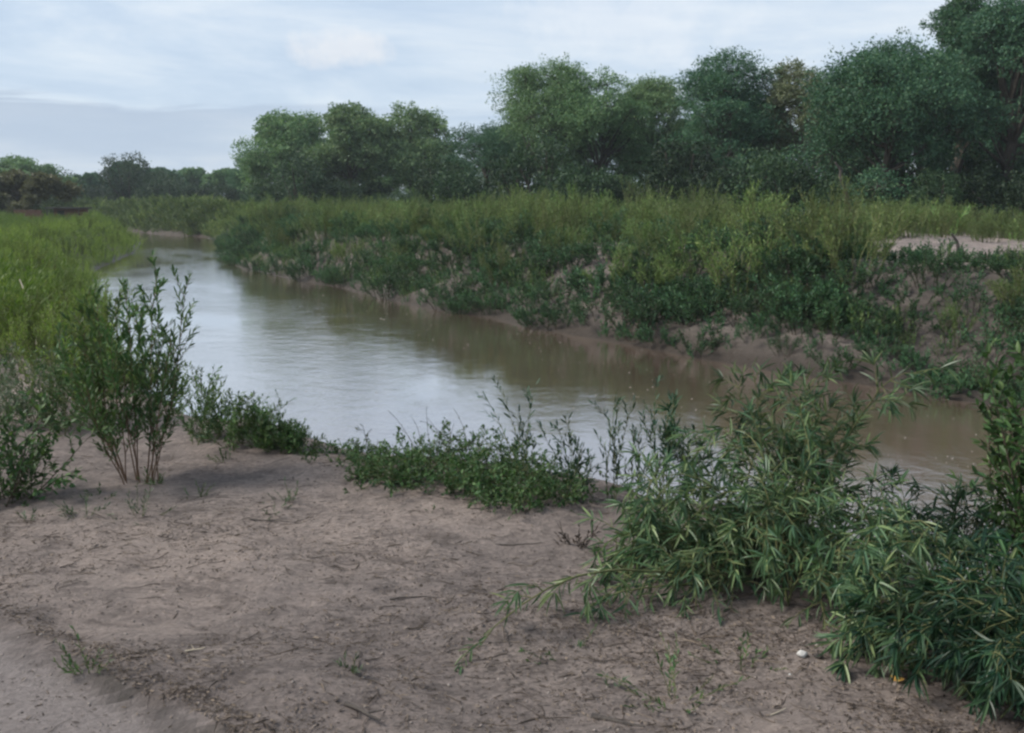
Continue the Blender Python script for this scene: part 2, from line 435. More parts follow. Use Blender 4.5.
# ground
def ground_mat():
    m, t, out = new_mat('sandy silt')
    g = N(t, 'ShaderNodeNewGeometry'); pos = g.outputs['Position']
    big = noise_node(t, mapping(t, pos, (1, 1, 1), (0, 0, 0), (1.9, 4.3, 0)), 0.55, 5, 0.6, 0.3)
    base = ramp(t, big, [(0.32, (0.220, 0.182, 0.170)), (0.50, (0.300, 0.250, 0.229)), (0.66, (0.400, 0.328, 0.292))])
    mid = noise_node(t, mapping(t, pos, (1.0, 1.7, 1.0), (0, 0, R(-8))), 5.0, 9, 0.72, 0.4)
    base = mixc(t, 1.0, base, ramp(t, mid, [(0.36, (0.58, 0.57, 0.57)), (0.50, (0.95, 0.95, 0.95)), (0.66, (1.16, 1.14, 1.12))]), 'MULTIPLY')
    # organic litter and damp crusts: patchy, drawn out along the bank
    lit = noise_node(t, mapping(t, pos, (1.4, 3.4, 1.4), (0, 0, R(-6)), (2, 5, 0)), 13, 8, 0.75, 0.5)
    lit2 = noise_node(t, pos, 1.1, 3, 0.5)
    lm = math_node(t, 'MULTIPLY', ramp(t, lit, [(0.50, (0,) * 3), (0.62, (1,) * 3)]), ramp(t, lit2, [(0.42, (0,) * 3), (0.58, (1,) * 3)]))
    base = mixc(t, math_node(t, 'MULTIPLY', lm, 0.75), base, (0.070, 0.058, 0.052))
    dp = N(t, 'ShaderNodeVectorMath', operation='DOT_PRODUCT'); t.links.new(pos, dp.inputs[0]); dp.inputs[1].default_value = (float(_tn[0]), float(_tn[1]), 0)
    sdist = math_node(t, 'SUBTRACT', dp.outputs['Value'], float(TRACK_A @ _tn))
    sdist = math_node(t, 'ADD', sdist, math_node(t, 'MULTIPLY', math_node(t, 'SUBTRACT', noise_node(t, pos, 5, 5, .6), .5), .22))
    tm = N(t, 'ShaderNodeMapRange'); tm.inputs[1].default_value = -0.02; tm.inputs[2].default_value = 0.09; t.links.new(sdist, tm.inputs[0])
    ynear = N(t, 'ShaderNodeMapRange'); ynear.inputs[1].default_value = 8; ynear.inputs[2].default_value = 7
    syx = N(t, 'ShaderNodeSeparateXYZ'); t.links.new(pos, syx.inputs[0]); t.links.new(syx.outputs[1], ynear.inputs[0])
    base = mixc(t, math_node(t, 'MULTIPLY', math_node(t, 'MULTIPLY', tm.outputs[0], ynear.outputs[0]), .9), base, (0.335, 0.292, 0.280))
    fine = noise_node(t, pos, 42, 5, 0.7)
    base = mixc(t, 1.0, base, ramp(t, fine, [(0.3, (0.72,) * 3), (0.7, (1.22,) * 3)]), 'MULTIPLY')
    # green sward far from the river
    sx = N(t, 'ShaderNodeSeparateXYZ'); t.links.new(pos, sx.inputs[0])
    far = N(t, 'ShaderNodeMapRange'); far.inputs[1].default_value = 32; far.inputs[2].default_value = 60
    t.links.new(sx.outputs[1], far.inputs[0])
    gn = noise_node(t, pos, 0.3, 5, 0.6)
    base = mixc(t, math_node(t, 'MULTIPLY', far.outputs[0], ramp(t, gn, [(0.3, (0.5,) * 3), (0.5, (1,) * 3)])), base, (0.055, 0.085, 0.03))
    sn = N(t, 'ShaderNodeSeparateXYZ'); t.links.new(g.outputs['True Normal'], sn.inputs[0])
    fm = N(t, 'ShaderNodeMapRange'); fm.inputs[1].default_value = 0.97; fm.inputs[2].default_value = 0.84; t.links.new(sn.outputs[2], fm.inputs[0])
    fresh = ramp(t, noise_node(t, mapping(t, pos, (1.5, 1.5, 7)), 1.4, 6, .65), [(0.35, (0.064, 0.055, 0.050)), (0.55, (0.120, 0.104, 0.094)), (0.70, (0.200, 0.172, 0.154))])
    base = mixc(t, math_node(t, 'MULTIPLY', fm.outputs[0], .9), base, fresh)
    # wet mud just above and below the waterline
    wet = N(t, 'ShaderNodeMapRange'); wet.inputs[1].default_value = 0.12; wet.inputs[2].default_value = 0.62
    wet.inputs[3].default_value = 1; wet.inputs[4].default_value = 0
    t.links.new(sx.outputs[2], wet.inputs[0])
    base = mixc(t, wet.outputs[0], base, (0.062, 0.050, 0.042))
    p = N(t, 'ShaderNodeBsdfPrincipled')
    t.links.new(base, p.inputs['Base Color'])
    p.inputs['Specular IOR Level'].default_value = 0.25
    rr = N(t, 'ShaderNodeMapRange'); rr.inputs[3].default_value = 0.92; rr.inputs[4].default_value = 0.45
    t.links.new(wet.outputs[0], rr.inputs[0]); t.links.new(rr.outputs[0], p.inputs['Roughness'])
    h = math_node(t, 'ADD', math_node(t, 'MULTIPLY', lit, 1.0), math_node(t, 'MULTIPLY', noise_node(t, pos, 26, 8, 0.78), 0.95))
    h = math_node(t, 'ADD', h, math_node(t, 'MULTIPLY', mid, 1.2))
    bp = N(t, 'ShaderNodeBump'); bp.inputs['Strength'].default_value = 1.0; bp.inputs['Distance'].default_value = 0.05
    t.links.new(h, bp.inputs['Height']); t.links.new(bp.outputs[0], p.inputs['Normal'])
    t.links.new(p.outputs[0], out.inputs[0])
    return m
def water_mat():
    m, t, out = new_mat('muddy river water')
    g = N(t, 'ShaderNodeNewGeometry'); pos = g.outputs['Position']
    p = N(t, 'ShaderNodeBsdfPrincipled')
    cn = noise_node(t, mapping(t, pos, (0.25, 0.12, 1), (0, 0, R(30))), 1.0, 4, 0.6)
    t.links.new(ramp(t, cn, [(0.35, (0.135, 0.092, 0.066)), (0.65, (0.175, 0.122, 0.088))]), p.inputs['Base Color'])
    p.inputs['Roughness'].default_value = 0.06
    p.inputs['Specular IOR Level'].default_value = 0.0
    a = noise_node(t, mapping(t, pos, (1.0, 1.0, 1), (0, 0, R(25))), 2.2, 5, 0.55, 0.3)
    b = noise_node(t, mapping(t, pos, (1.0, 2.2, 1), (0, 0, R(-15))), 9.0, 4, 0.6)
    patch = ramp(t, noise_node(t, mapping(t, pos, (0.16, 0.10, 1), (0, 0, R(35))), 1.0, 4, 0.6, 0.8), [(0.40, (0.25,) * 3), (0.60, (1,) * 3)])
    h = math_node(t, 'MULTIPLY', math_node(t, 'ADD', math_node(t, 'MULTIPLY', a, 1.0), math_node(t, 'MULTIPLY', b, 0.28)), patch)
    bp = N(t, 'ShaderNodeBump'); bp.inputs['Strength'].default_value = 1.0; bp.inputs['Distance'].default_value = 0.011
    t.links.new(h, bp.inputs['Height']); t.links.new(bp.outputs[0], p.inputs['Normal'])
    gl = N(t, 'ShaderNodeBsdfGlossy'); gl.inputs['Roughness'].default_value = 0.05; gl.inputs['Color'].default_value = (.95, .95, .95, 1)
    t.links.new(bp.outputs[0], gl.inputs['Normal'])
    lw_ = N(t, 'ShaderNodeLayerWeight'); t.links.new(bp.outputs[0], lw_.inputs['Normal'])
    fr = ramp(t, lw_.outputs['Facing'], [(0.0, (.03,) * 3), (0.55, (.14,) * 3), (0.72, (.50,) * 3), (0.82, (.80,) * 3), (1.0, (.97,) * 3)])
    ms = N(t, 'ShaderNodeMixShader'); t.links.new(fr, ms.inputs[0]); t.links.new(p.outputs[0], ms.inputs[1]); t.links.new(gl.outputs[0], ms.inputs[2])
    t.links.new(ms.outputs[0], out.inputs[0])
    return m
M['ground'] = ground_mat(); M['water'] = water_mat()

# ------------------------------------------------------------------ ground and water
def axis(segs):
    out = []
    for a, b, s in segs:
        out.append(np.arange(a, b, s))
    return np.concatenate(out + [[segs[-1][1]]])
def geo(a, b, s0, r):
    v = [a]; s = s0
    while v[-1] < b: v.append(v[-1] + s); s *= r
    return np.array(v)
xs = np.concatenate([-geo(34, 900, 1.0, 1.12)[::-1], np.arange(-33.4, -16, 0.5), np.arange(-16, -4, 0.2), np.arange(-4, 4, 0.04), np.arange(4, 18, 0.16), np.arange(18, 34, 0.5), geo(34, 900, 1.0, 1.12)])
ys = np.concatenate([-geo(2, 300, 0.6, 1.2)[::-1], np.arange(-1.4, 2.4, 0.2), np.arange(2.4, 8.5, 0.04), np.arange(8.5, 13, 0.12), np.arange(13, 32, 0.16), np.arange(32, 70, 0.4), np.arange(70, 130, 1.0), geo(130, 1600, 1.5, 1.1)])
GX, GY = np.meshgrid(xs, ys)
GZ = height(GX.ravel(), GY.ravel())
nx, ny = len(xs), len(ys)
ii = (np.arange(ny - 1)[:, None] * nx + np.arange(nx - 1)[None, :]).ravel()
gf = np.stack([ii, ii + 1, ii + nx + 1, ii + nx], 1)
tag(add_mesh('ground', np.stack([GX.ravel(), GY.ravel(), GZ], 1), [gf], M['ground'], smooth=True), kind='structure')

# river surface: a sheet a little wider than the channel, dipping under the banks
wx0 = []
rv = np.vstack([NEARLINE, FARLINE[::-1]])
wxs = np.linspace(-310, 60, 75); wys = np.linspace(-40, 230, 55)
WX, WY = np.meshgrid(wxs, wys)
idx = (np.arange(54)[:, None] * 75 + np.arange(74)[None, :]).ravel()
wf = np.stack([idx, idx + 1, idx + 76, idx + 75], 1)
cx = WX.ravel()[wf].mean(1); cy = WY.ravel()[wf].mean(1)
keep = inside(cx, cy) | (np.minimum(seg_dist(cx, cy, NEARLINE), seg_dist(cx, cy, FARLINE)) < 5.5)
tag(add_mesh('river_water', np.stack([WX.ravel(), WY.ravel(), np.zeros(WX.size)], 1), [wf[keep]], M['water'], smooth=True), kind='structure')

# ------------------------------------------------------------------ haze
m, t, out = new_mat('haze')
vp = N(t, 'ShaderNodeVolumePrincipled'); vp.inputs['Color'].default_value = (0.80, 0.90, 1.0, 1)
vp.inputs['Density'].default_value = 0.00035; vp.inputs['Anisotropy'].default_value = 0.2
t.links.new(vp.outputs[0], out.inputs['Volume'])
HZ = np.array([(x, y, z) for z in (-8, 26) for y in (-310, 1750) for x in (-1000, 1000)], float)
tag(add_mesh('haze', HZ, [[(0, 2, 3, 1), (4, 5, 7, 6), (0, 1, 5, 4), (2, 6, 7, 3), (0, 4, 6, 2), (1, 3, 7, 5)]], m), kind='stuff')
sc.cycles.volume_bounces = 1

# ------------------------------------------------------------------ trees
def make_tree(name, H, Wd, seed, leafmat, bark=None, skirt=0.12, lobes=16, leaf=0.14, nleaf=14000, dens=3.3, lean=(0, 0), flat=0.0, open_=0.0, trunk_r=None):
    nleaf = int(nleaf * dens)
    rng = np.random.default_rng(seed)
    root = empty(name, (0, 0, 0))
    tr = Acc(); cr = Acc()
    rW = Wd / 2
    r0 = trunk_r or 0.028 * H
    fork = np.array([lean[0] * 0.35, lean[1] * 0.35, H * rng.uniform(0.20, 0.30)])
    ctr = np.array([lean[0], lean[1], 0.0])
    base = np.array([0, 0, -0.35])
    tp = np.array([base, base * 0.4 + [0, 0, .15], fork * 0.5 + rng.normal(0, .05, 3) * H * .05, fork])
    up_ = []
    for q in range(1, 7):
        f_ = q / 6
        up_.append(fork * (1 - f_) + (ctr * .75 + np.array([0, 0, .78 * H])) * f_ + rng.normal(0, .018 * H, 3) * [1, 1, .3])
    tp = np.vstack([tp, up_])
    tube(tr, tp, r0 * 1.25, r0 * 0.25, 8)
    leader = np.vstack([tp[-7:-6], up_])
    L = []
    lobes = int(lobes * 1.6)
    for i in range(lobes):
        u = (i + 0.5) / lobes
        zf = skirt + (1 - skirt) * (0.12 + 0.80 * rng.uniform(0, 1) ** 0.55)
        env = math.sqrt(max(0.05, 1 - ((zf - 0.42) / 0.62) ** 2))
        if flat: env = max(env, 1 - flat * abs(zf - 0.6))
        a = 2.399 * i + rng.uniform(-0.5, 0.5)
        rl = (0.085 + 0.12 * rng.uniform()) * min(Wd, H)
        rho = max(0.0, rW * env - rl * 0.7) * math.sqrt(rng.uniform(0.2, 1))
        c = ctr * zf + np.array([math.cos(a) * rho, math.sin(a) * rho, zf * H - rl * 0.35])
        c[2] = min(c[2], H - rl * 0.85)
        c[2] = max(c[2], skirt * H + rl * 0.5)
        L.append((c, rl))
    topc = ctr + np.array([rng.uniform(-.15, .15) * rW, 0, H - 0.13 * min(Wd, H)]); L.append((topc, 0.15 * min(Wd, H)))
    tot = sum(l[1] ** 2 for l in L)
    for c, rl in L:
        za = min(c[2] * rng.uniform(.45, .8), .75 * H)
        ja = int(np.argmin(np.abs(leader[:, 2] - za))); att = leader[ja]
        mid = att * 0.5 + c * 0.5 + np.array([0, 0, -0.05 * H]) + rng.normal(0, 0.03 * H, 3)
        t = np.linspace(0, 1, 7)[:, None]
        pts = (1 - t) ** 2 * att + 2 * t * (1 - t) * mid + t * t * c
        tube(tr, pts, r0 * 0.34, r0 * 0.08, 5)
        n = int(nleaf * rl ** 2 / tot)
        m = max(10, int(n / 26))
        d = norm(rng.normal(0, 1, (m, 3)) + [0, 0, 0.35])
        rad = rng.uniform(0.2, 1.0, (m, 1)) ** 0.45
        squash = np.array([1.12, 1.12, 0.82])
        sc_ = c + d * rad * rl * squash * rng.uniform(0.72, 1.28, (m, 1))
        for q in range(0, m, 5):
            pt = np.array([c, (c + sc_[q]) / 2 + rng.normal(0, .04, 3) * rl, sc_[q]])
            tube(tr, pt, r0 * 0.10, r0 * 0.03, 4)
        sizes = rng.uniform(0.15, 0.36, (m, 1)) * rl * (1 - 0.3 * open_)
        k = 26
        O = (sc_[:, None, :] + np.clip(rng.normal(0, 0.55, (m, k, 3)), -1.0, 1.0) * sizes[:, None, :] * np.array([1.15, 1.15, 0.75]))
        O = O.reshape(-1, 3)
        O = O[O[:, 2] > 0.1]
        D = norm(rng.normal(0, 1, O.shape) + (O - c) / rl * 0.6 + [0, 0, -0.15])
        s = leaf * rng.uniform(0.55, 1.25, len(O))
        leaves(cr, O, D, s, s * 0.5, rng, DIAM, roll=9)
    allz = np.concatenate([v[:, 2] for v in cr.V]); zk = H / np.percentile(allz, 99.9)
    for A_ in (tr, cr):
        for v in A_.V: v[:, 2] *= zk
    tr.build('trunk', bark or M['bark'], root)
    cr.build('crown', leafmat, root)
    return root

def place_tree(root, px, Y, label, group=None, rz=0.0, s=1.0, zoff=0.0):
    x = (px - 512) / F * Y * 1.0
    x = at_y(px, 205, Y)[0]
    root.location = (x, Y, H1(x, Y) - 0.05 + zoff)
    root.rotation_euler = (0, 0, rz); root.scale = (s,) * 3
    tag(root, label, 'tree', group)
def Hm(py, Y, g=1.7):    # metres of height for a top at pixel row py
    return at_y(512, py, Y)[2] - g
def Wm(wpx, Y): return wpx / F * Y

TREES = [
 # px, dist, top, width px, seed, mat, kw, label
 (1004, 47, -14, 150, 1, 'tree_b', dict(open_=0.6, lobes=20, nleaf=20000), 'very tall airy tree rising past the top of the picture at the right edge'),
 (953, 50, -6, 92, 2, 'tree_b', dict(lobes=13, nleaf=12000), 'narrow tall dark crown just left of the tree at the right edge'),
 (885, 46, 44, 185, 3, 'tree_b', dict(lobes=24, nleaf=24000, skirt=0.08), 'broad dark domed tree with a low spreading crown right of the pale dusty tree'),
 (812, 57, 66, 92, 4, 'tree_c', dict(lobes=14, nleaf=11000, lean=(-1.2, 0), bark='bark_pale', open_=0.5), 'dusty pale-leaved tree leaning left with bare pale boughs'),
 (722, 58, 57, 124, 5, 'tree_b', dict(lobes=18, nleaf=18000), 'round-topped dark green tree between the sky gap and the dusty tree'),
 (650, 66, 77, 100, 6, 'tree_a', dict(lobes=15, nleaf=14000), 'olive tree with a rounded top just left of the gap of sky'),
 (600, 64, 70, 118, 7, 'tree_a', dict(lobes=16, nleaf=15000), 'olive tree with a slender trunk showing under its crown, beside the tallest middle tree'),
 (548, 66, 60, 135, 8, 'tree_a', dict(lobes=18, nleaf=16000), 'tallest tree in the middle of the picture with a many-lobed olive crown'),
 (486, 76, 122, 112, 9, 'tree_b', dict(lobes=14, nleaf=12000), 'lower dark tree filling the dip left of the tallest middle tree'),
 (412, 92, 106, 98, 10, 'tree_a', dict(lobes=15, nleaf=12000, leaf=.25), 'rightmost of the three rounded trees left of centre'),
 (352, 90, 106, 98, 11, 'tree_a', dict(lobes=15, nleaf=12000, leaf=.25), 'middle of the three rounded trees left of centre, tallest of them'),
 (290, 93, 113, 104, 12, 'tree_a', dict(lobes=16, nleaf=12000, leaf=.25), 'leftmost of the three rounded trees left of centre, standing against open sky'),
 (228, 150, 169, 60, 13, 'tree_a', dict(lobes=11, nleaf=6000, leaf=.38), 'low distant olive tree next to the left flank of the three rounded trees'),
 (192, 158, 169, 50, 14, 'tree_a', dict(lobes=11, nleaf=6000, leaf=.38), 'low distant tree above the bend of the river'),
 (160, 150, 167, 48, 15, 'tree_b', dict(lobes=11, nleaf=6000, leaf=.36), 'distant dark tree right of the round distant treetop'),
 (127, 148, 162, 50, 16, 'tree_b', dict(lobes=11, nleaf=6500, leaf=.36), 'distant tree with a round top standing highest in the far left row'),
 (93, 148, 175, 46, 17, 'tree_b', dict(lobes=10, nleaf=6000, leaf=.36), 'distant dark tree first to the right of the small shed'),
 (16, 120, 149, 118, 18, 'tree_a', dict(lobes=18, nleaf=9000, leaf=.30), 'wide domed grey-green tree at the far left edge, behind the brownish one'),
 (18, 82, 166, 112, 19, 'tree_d', dict(lobes=18, nleaf=10000, leaf=.26, skirt=0.05, flat=.6), 'squat brownish spreading tree at the left edge'),
]
tree_objs = []
for (px, Y, top, wpx, seed, mk, kw, lab) in TREES:
    kw = dict(kw)
    if 'bark' in kw: kw['bark'] = M[kw['bark']]
    o = make_tree('broadleaf_tree', Hm(top, Y), Wm(wpx, Y), seed, M[mk], **kw)
    place_tree(o, px, Y, lab, rz=0)
    tree_objs.append(o)

def snag(px, Y, h, lean, label, mat, rad):
    x = at_y(px, 205, Y)[0]; a = Acc(); rng = np.random.default_rng(int(px))
    t = np.linspace(0, 1, 9); pts = np.stack([lean * t ** 1.3, 0 * t, h * t - .2], 1) + rng.normal(0, .05, (9, 3))
    tube(a, pts, rad, rad * .35, 8)
    for q in (4, 6):
        tube(a, grow(pts[q], (lean * rng.uniform(.2, 1.4), rng.normal(), 1.2), h * .35, rng, 5, 0, .15), rad * .45, rad * .12, 6)
    o = a.build('dead_snag', mat, None, True); o.location = (x, Y, H1(x, Y)); tag(o, label, 'snag')
snag(856, 41.5, 2.9, -.95, 'dark leaning dead trunk in front of the wood, near the broad dark tree', M['stick_dark'], .13)

# deeper rows of the wood: copies of the front trees
rng0 = np.random.default_rng(77)
def kids(o): return [(c, list(c.children)) for c in o.children]
back = [(455, 92, 158, 9), (430, 104, 140, 10), (380, 108, 140, 12), (320, 108, 138, 11), (262, 112, 150, 9), (515, 84, 120, 8), (570, 82, 110, 6),
        (625, 80, 110, 7), (668, 74, 128, 5), (690, 80, 118, 9), (752, 74, 100, 5), (778, 70, 118, 2), (835, 68, 95, 5), (860, 66, 90, 8),
        (915, 62, 75, 2), (975, 62, 60, 3), (1020, 60, 50, 5), (250, 150, 178, 13), (205, 175, 178, 14), (175, 175, 178, 15), (140, 170, 176, 16),
        (110, 165, 180, 17), (72, 170, 187, 13), (55, 160, 184, 17), (1060, 56, 30, 3), (-30, 130, 168, 17)]
for px, Y, top, src in back:
    s = tree_objs[src - 1]
    c = copy_tree(s, kids(s))
    hs = Hm(TREES[src - 1][2], TREES[src - 1][1]) 
    place_tree(c, px, Y, 'tree of the deeper rows, mostly hidden behind the front trees of the wood', 'trees in the deeper rows of the wood', rz=rng0.uniform(1, 5), s=Hm(top, Y) / hs)

# understory bushes at the foot of the wood
def make_bush(name, H, Wd, seed, leafmat, n=5000, leaf=0.16, cat='bush', stem=None):
    rng = np.random.default_rng(seed); root = empty(name, (0, 0, 0)); st = Acc(); cr = Acc()
    L = []
    for i in range(9):
        a = rng.uniform(0, 6.28); rl = rng.uniform(.22, .36) * min(H, Wd / 2)
        rho = (Wd / 2 - rl) * math.sqrt(rng.uniform(0, 1)); z = rng.uniform(.25, 1) * (H - rl) * (1 - .45 * (rho / (Wd / 2)) ** 2)
        L.append((np.array([math.cos(a) * rho, math.sin(a) * rho, max(z, rl * .6)]), rl))
    for c, rl in L:
        tube(st, [(0, 0, -.1), c * .5 + [0, 0, -.03 * H], c], .03 * H, .01 * H, 5)
        m = max(6, n // 9 // 20)
        s0 = c + norm(rng.normal(0, 1, (m, 3))) * rng.uniform(.3, 1, (m, 1)) ** .5 * rl * 1.2
        O = (s0[:, None] + rng.normal(0, .22 * rl, (m, 20, 3))).reshape(-1, 3); O = O[O[:, 2] > 0.03]
        D = norm(rng.normal(0, 1, O.shape) + [0, 0, .25]); s = leaf * rng.uniform(.6, 1.2, len(O))
        leaves(cr, O, D, s, s * .5, rng, DIAM, roll=9)
    st.build('stems', stem or M['bark'], root); cr.build('foliage', leafmat, root)
    return root
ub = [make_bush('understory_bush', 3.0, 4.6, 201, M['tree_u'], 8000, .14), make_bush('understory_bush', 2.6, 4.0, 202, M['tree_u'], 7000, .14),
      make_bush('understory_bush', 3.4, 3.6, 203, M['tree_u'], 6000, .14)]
spots = [(1015, 41, 0), (985, 43, 1), (935, 42, 0), (905, 45, 1), (850, 46, 0), (820, 48, 1), (790, 50, 0), (750, 52, 1), (715, 52, 0), (680, 55, 2), (650, 57, 0),
         (612, 56, 1), (580, 58, 0), (548, 60, 2), (510, 62, 0), (478, 64, 1), (440, 70, 2), (405, 80, 0), (370, 82, 1), (330, 84, 0), (300, 84, 2), (268, 88, 0),
         (880, 50, 0), (960, 48, 0), (735, 60, 0), (620, 66, 0), (530, 68, 1), (460, 76, 0), (240, 120, 0), (205, 130, 1), (165, 130, 0), (130, 132, 2), (95, 130, 0), (70, 128, 1), (48, 126, 0), (28, 128, 2), (8, 126, 0), (110, 136, 1), (150, 136, 0), (185, 136, 2), (820, 54, 1), (795, 60, 0), (770, 62, 1), (700, 62, 0), (870, 54, 2), (890, 56, 0), (910, 52, 2), (925, 50, 0), (945, 54, 1), (965, 52, 2), (985, 54, 0), (1005, 50, 2), (1025, 48, 0), (500, 66, 2), (520, 72, 0), (380, 92, 2), (350, 96, 0), (522, 62, 2), (534, 61, 0), (528, 70, 2)]
for i, (px, Y, k) in enumerate(spots):
    if i < 3:
        o = ub[[0, 1, 2][i]]; 
        k = i
    else:
        o = copy_tree(ub[k], kids(ub[k]))
    x = at_y(px, 205, Y)[0]
    o.location = (x, Y, H1(x, Y) - .05); o.rotation_euler = (0, 0, rng0.uniform(0, 6)); sx_ = rng0.uniform(.55, 1.25) * 1.3 * (1 + max(0, Y - 90) / 90); o.scale = (sx_,) * 3
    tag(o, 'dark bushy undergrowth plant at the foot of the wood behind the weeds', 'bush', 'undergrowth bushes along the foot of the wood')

# ------------------------------------------------------------------ weeds of the far bank and the left bank (prototypes shared by copies)
def weed_arrays(seed, H, spread, nst, nl, L, Wd, ang, tmpl=DIAM, t0=0.12, plume=False, wob=0.05, twig=0):
    rng = np.random.default_rng(seed); st = Acc(); lf = Acc()
    for i in range(nst):
        a = rng.uniform(0, 6.28); r = spread * math.sqrt(rng.uniform()) ; tilt = r / max(H, .1) * rng.uniform(.5, 1.1)
        h = H * rng.uniform(.55, 1.0) * (1 - .25 * r / max(spread, .01))
        root = np.array([math.cos(a) * r * .45, math.sin(a) * r * .45, -.06])
        pts = grow(root, (math.cos(a) * tilt, math.sin(a) * tilt, 1), h, rng, 6, 0.0, wob)
        tube(st, pts, .006 + .004 * H, .002, 3)
        leaf_along(lf, pts, rng, t0, nl, L, Wd, ang, tmpl, roll=9)
        for q in range(twig):
            tt = rng.uniform(.25, .85); p, tn = along(pts, np.array([tt]))
            d = tn[0] + norm(rng.normal(0, 1, 3)) * .55 + np.array([0, 0, .25])
            tp = grow(p[0], d, h * (1 - tt) * rng.uniform(.4, .8) + .1, rng, 4, 0, .06)
            tube(st, tp, .004, .0015, 3)
            leaf_along(lf, tp, rng, .1, max(4, nl // 3), L, Wd, ang, tmpl, roll=9)
    return st, lf
def weed_proto(name, stemmat, leafmat, **kw):
    st, lf = weed_arrays(**kw)
    root = empty(name, (0, 0, 0))
    st.build('stems', stemmat, root); lf.build('foliage', leafmat, root)
    return root

PX_ok = lambda x, y, m=60: (y > 1) & (np.abs(x / y * F) < 512 + m)
def sample(n, line_d, lo, hi, x0, x1, y0, y1, seed, side, mind, dens=None):
    """rejection-sample plant spots by distance to a waterline"""
    rng = np.random.default_rng(seed); out = []
    tries = 0
    while len(out) < n and tries < 60:
        tries += 1
        X_ = rng.uniform(x0, x1, 4000); Y_ = y0 + (y1 - y0) * rng.uniform(0, 1, 4000) ** 1.35
        d = seg_dist(X_, Y_, FARLINE if side == 'far' else NEARLINE); dO = seg_dist(X_, Y_, NEARLINE if side == 'far' else FARLINE)
        ok = (~inside(X_, Y_)) & (d > lo) & (d < hi) & (d < dO) & PX_ok(X_, Y_)
        if dens is not None: ok &= rng.uniform(0, 1, 4000) < dens(X_, Y_, d)
        for x, y in zip(X_[ok], Y_[ok]):
            md = mind * (0.6 + y / 60)
            if all((x - a) ** 2 + (y - b) ** 2 > md * md for a, b in out):
                out.append((x, y))
                if len(out) >= n: break
    return out
# bare sand shelf on the far bank at the right
def bare(x, y):
    px = 512 + x / y * F
    s1 = (px > 862) & (y > 17.2) & (y < 28.5)
    return s1

protos_olive = [weed_proto('olive_weed', M['stem_green'], M['weed_olive'], seed=300 + i, H=h, spread=s, nst=n, nl=26, L=.075, Wd=.020, ang=.85, twig=8, wob=.09)
                for i, (h, s, n) in enumerate([(1.45, .75, 18), (1.2, .85, 20), (1.65, .65, 16), (1.05, .8, 18), (1.35, 1.0, 22), (1.5, .5, 12)])]
protos_dark = [weed_proto('bank_bush', M['stem_dark'], M['weed_dark'], seed=330 + i, H=h, spread=s, nst=n, nl=24, L=.080, Wd=.036, ang=1.0, twig=7, wob=.14)
               for i, (h, s, n) in enumerate([(1.0, 1.0, 22), (.85, 1.15, 24), (1.25, .9, 20), (.7, 1.0, 20)])]
protos_bright = [weed_proto('willow_shoot_clump', M['stem_green'], M['weed_bright'], seed=360 + i, H=h, spread=s, nst=n, nl=46, L=.052, Wd=.013, ang=1.0, twig=9, wob=.10)
                 for i, (h, s, n) in enumerate([(1.3, .65, 20), (1.05, .75, 20), (1.5, .55, 16), (.9, .7, 18), (1.2, .35, 9)])]
def hide_protos(ps):    # the prototypes themselves are used as the first plants
    return {id(p): False for p in ps}
used = {}
def plant(ps, k, x, y, s, rz, label, cat, group, sink=.03):
    p = ps[k % len(ps)]
    if not used.get(p.name): used[p.name] = True; o = p
    else: o = copy_tree(p, kids(p))
    o.location = (x, y, H1(x, y) - sink); o.rotation_euler = (0, 0, rz); o.scale = (s, s, s * rng0.uniform(.9, 1.12))
    tag(o, label, cat, group)
    return o

# far bank
sp_ = sample(262, 0, 1.15, 13, -24, 24, 12, 72, 5, 'far', 0.78, lambda x, y, d: np.where(bare(x, y), 0.012, np.where(vnoise(x * .5, y * .4, 61) > -.25, 1, .25)))
for i, (x, y) in enumerate(sp_):
    px = 512 + x / y * F
    if px > 862 and y > 28:
        lab, gr = 'olive weed in the row behind the bare sand shelf on the right', 'olive weeds behind the bare sand shelf'
    elif px > 862:
        lab, gr = 'olive weed near the bare sand shelf above the right end of the far bank', 'olive weeds in front of and on the sand shelf'
    elif y > 42:
        lab, gr = 'olive weed on the far bank where the river narrows towards its bend', 'olive weeds on the far bank near the bend'
    else:
        lab, gr = 'tall olive weed in the thicket on top of the far bank', 'olive weeds on top of the far bank'
    hh = 0.74 + .60 * (vnoise(np.array([x * .45]), np.array([y * .45]), 5)[0] + .5) + rng0.uniform(-.14, .2) + (.3 if rng0.uniform() < .12 else 0)
    if y < 28 and px > 862: hh *= .62
    if i % 6 == 5 and y < 42 and not (px > 862):
        plant(protos_dark, i, x, y, hh * 1.15, rng0.uniform(0, 6.3), 'dark green bush standing among the olive weeds on top of the far bank', 'bush', 'dark bushes among the olive weeds on the far bank')
        continue
    plant(protos_olive, i, x, y, hh, rng0.uniform(0, 6.3), lab, 'weed', gr)
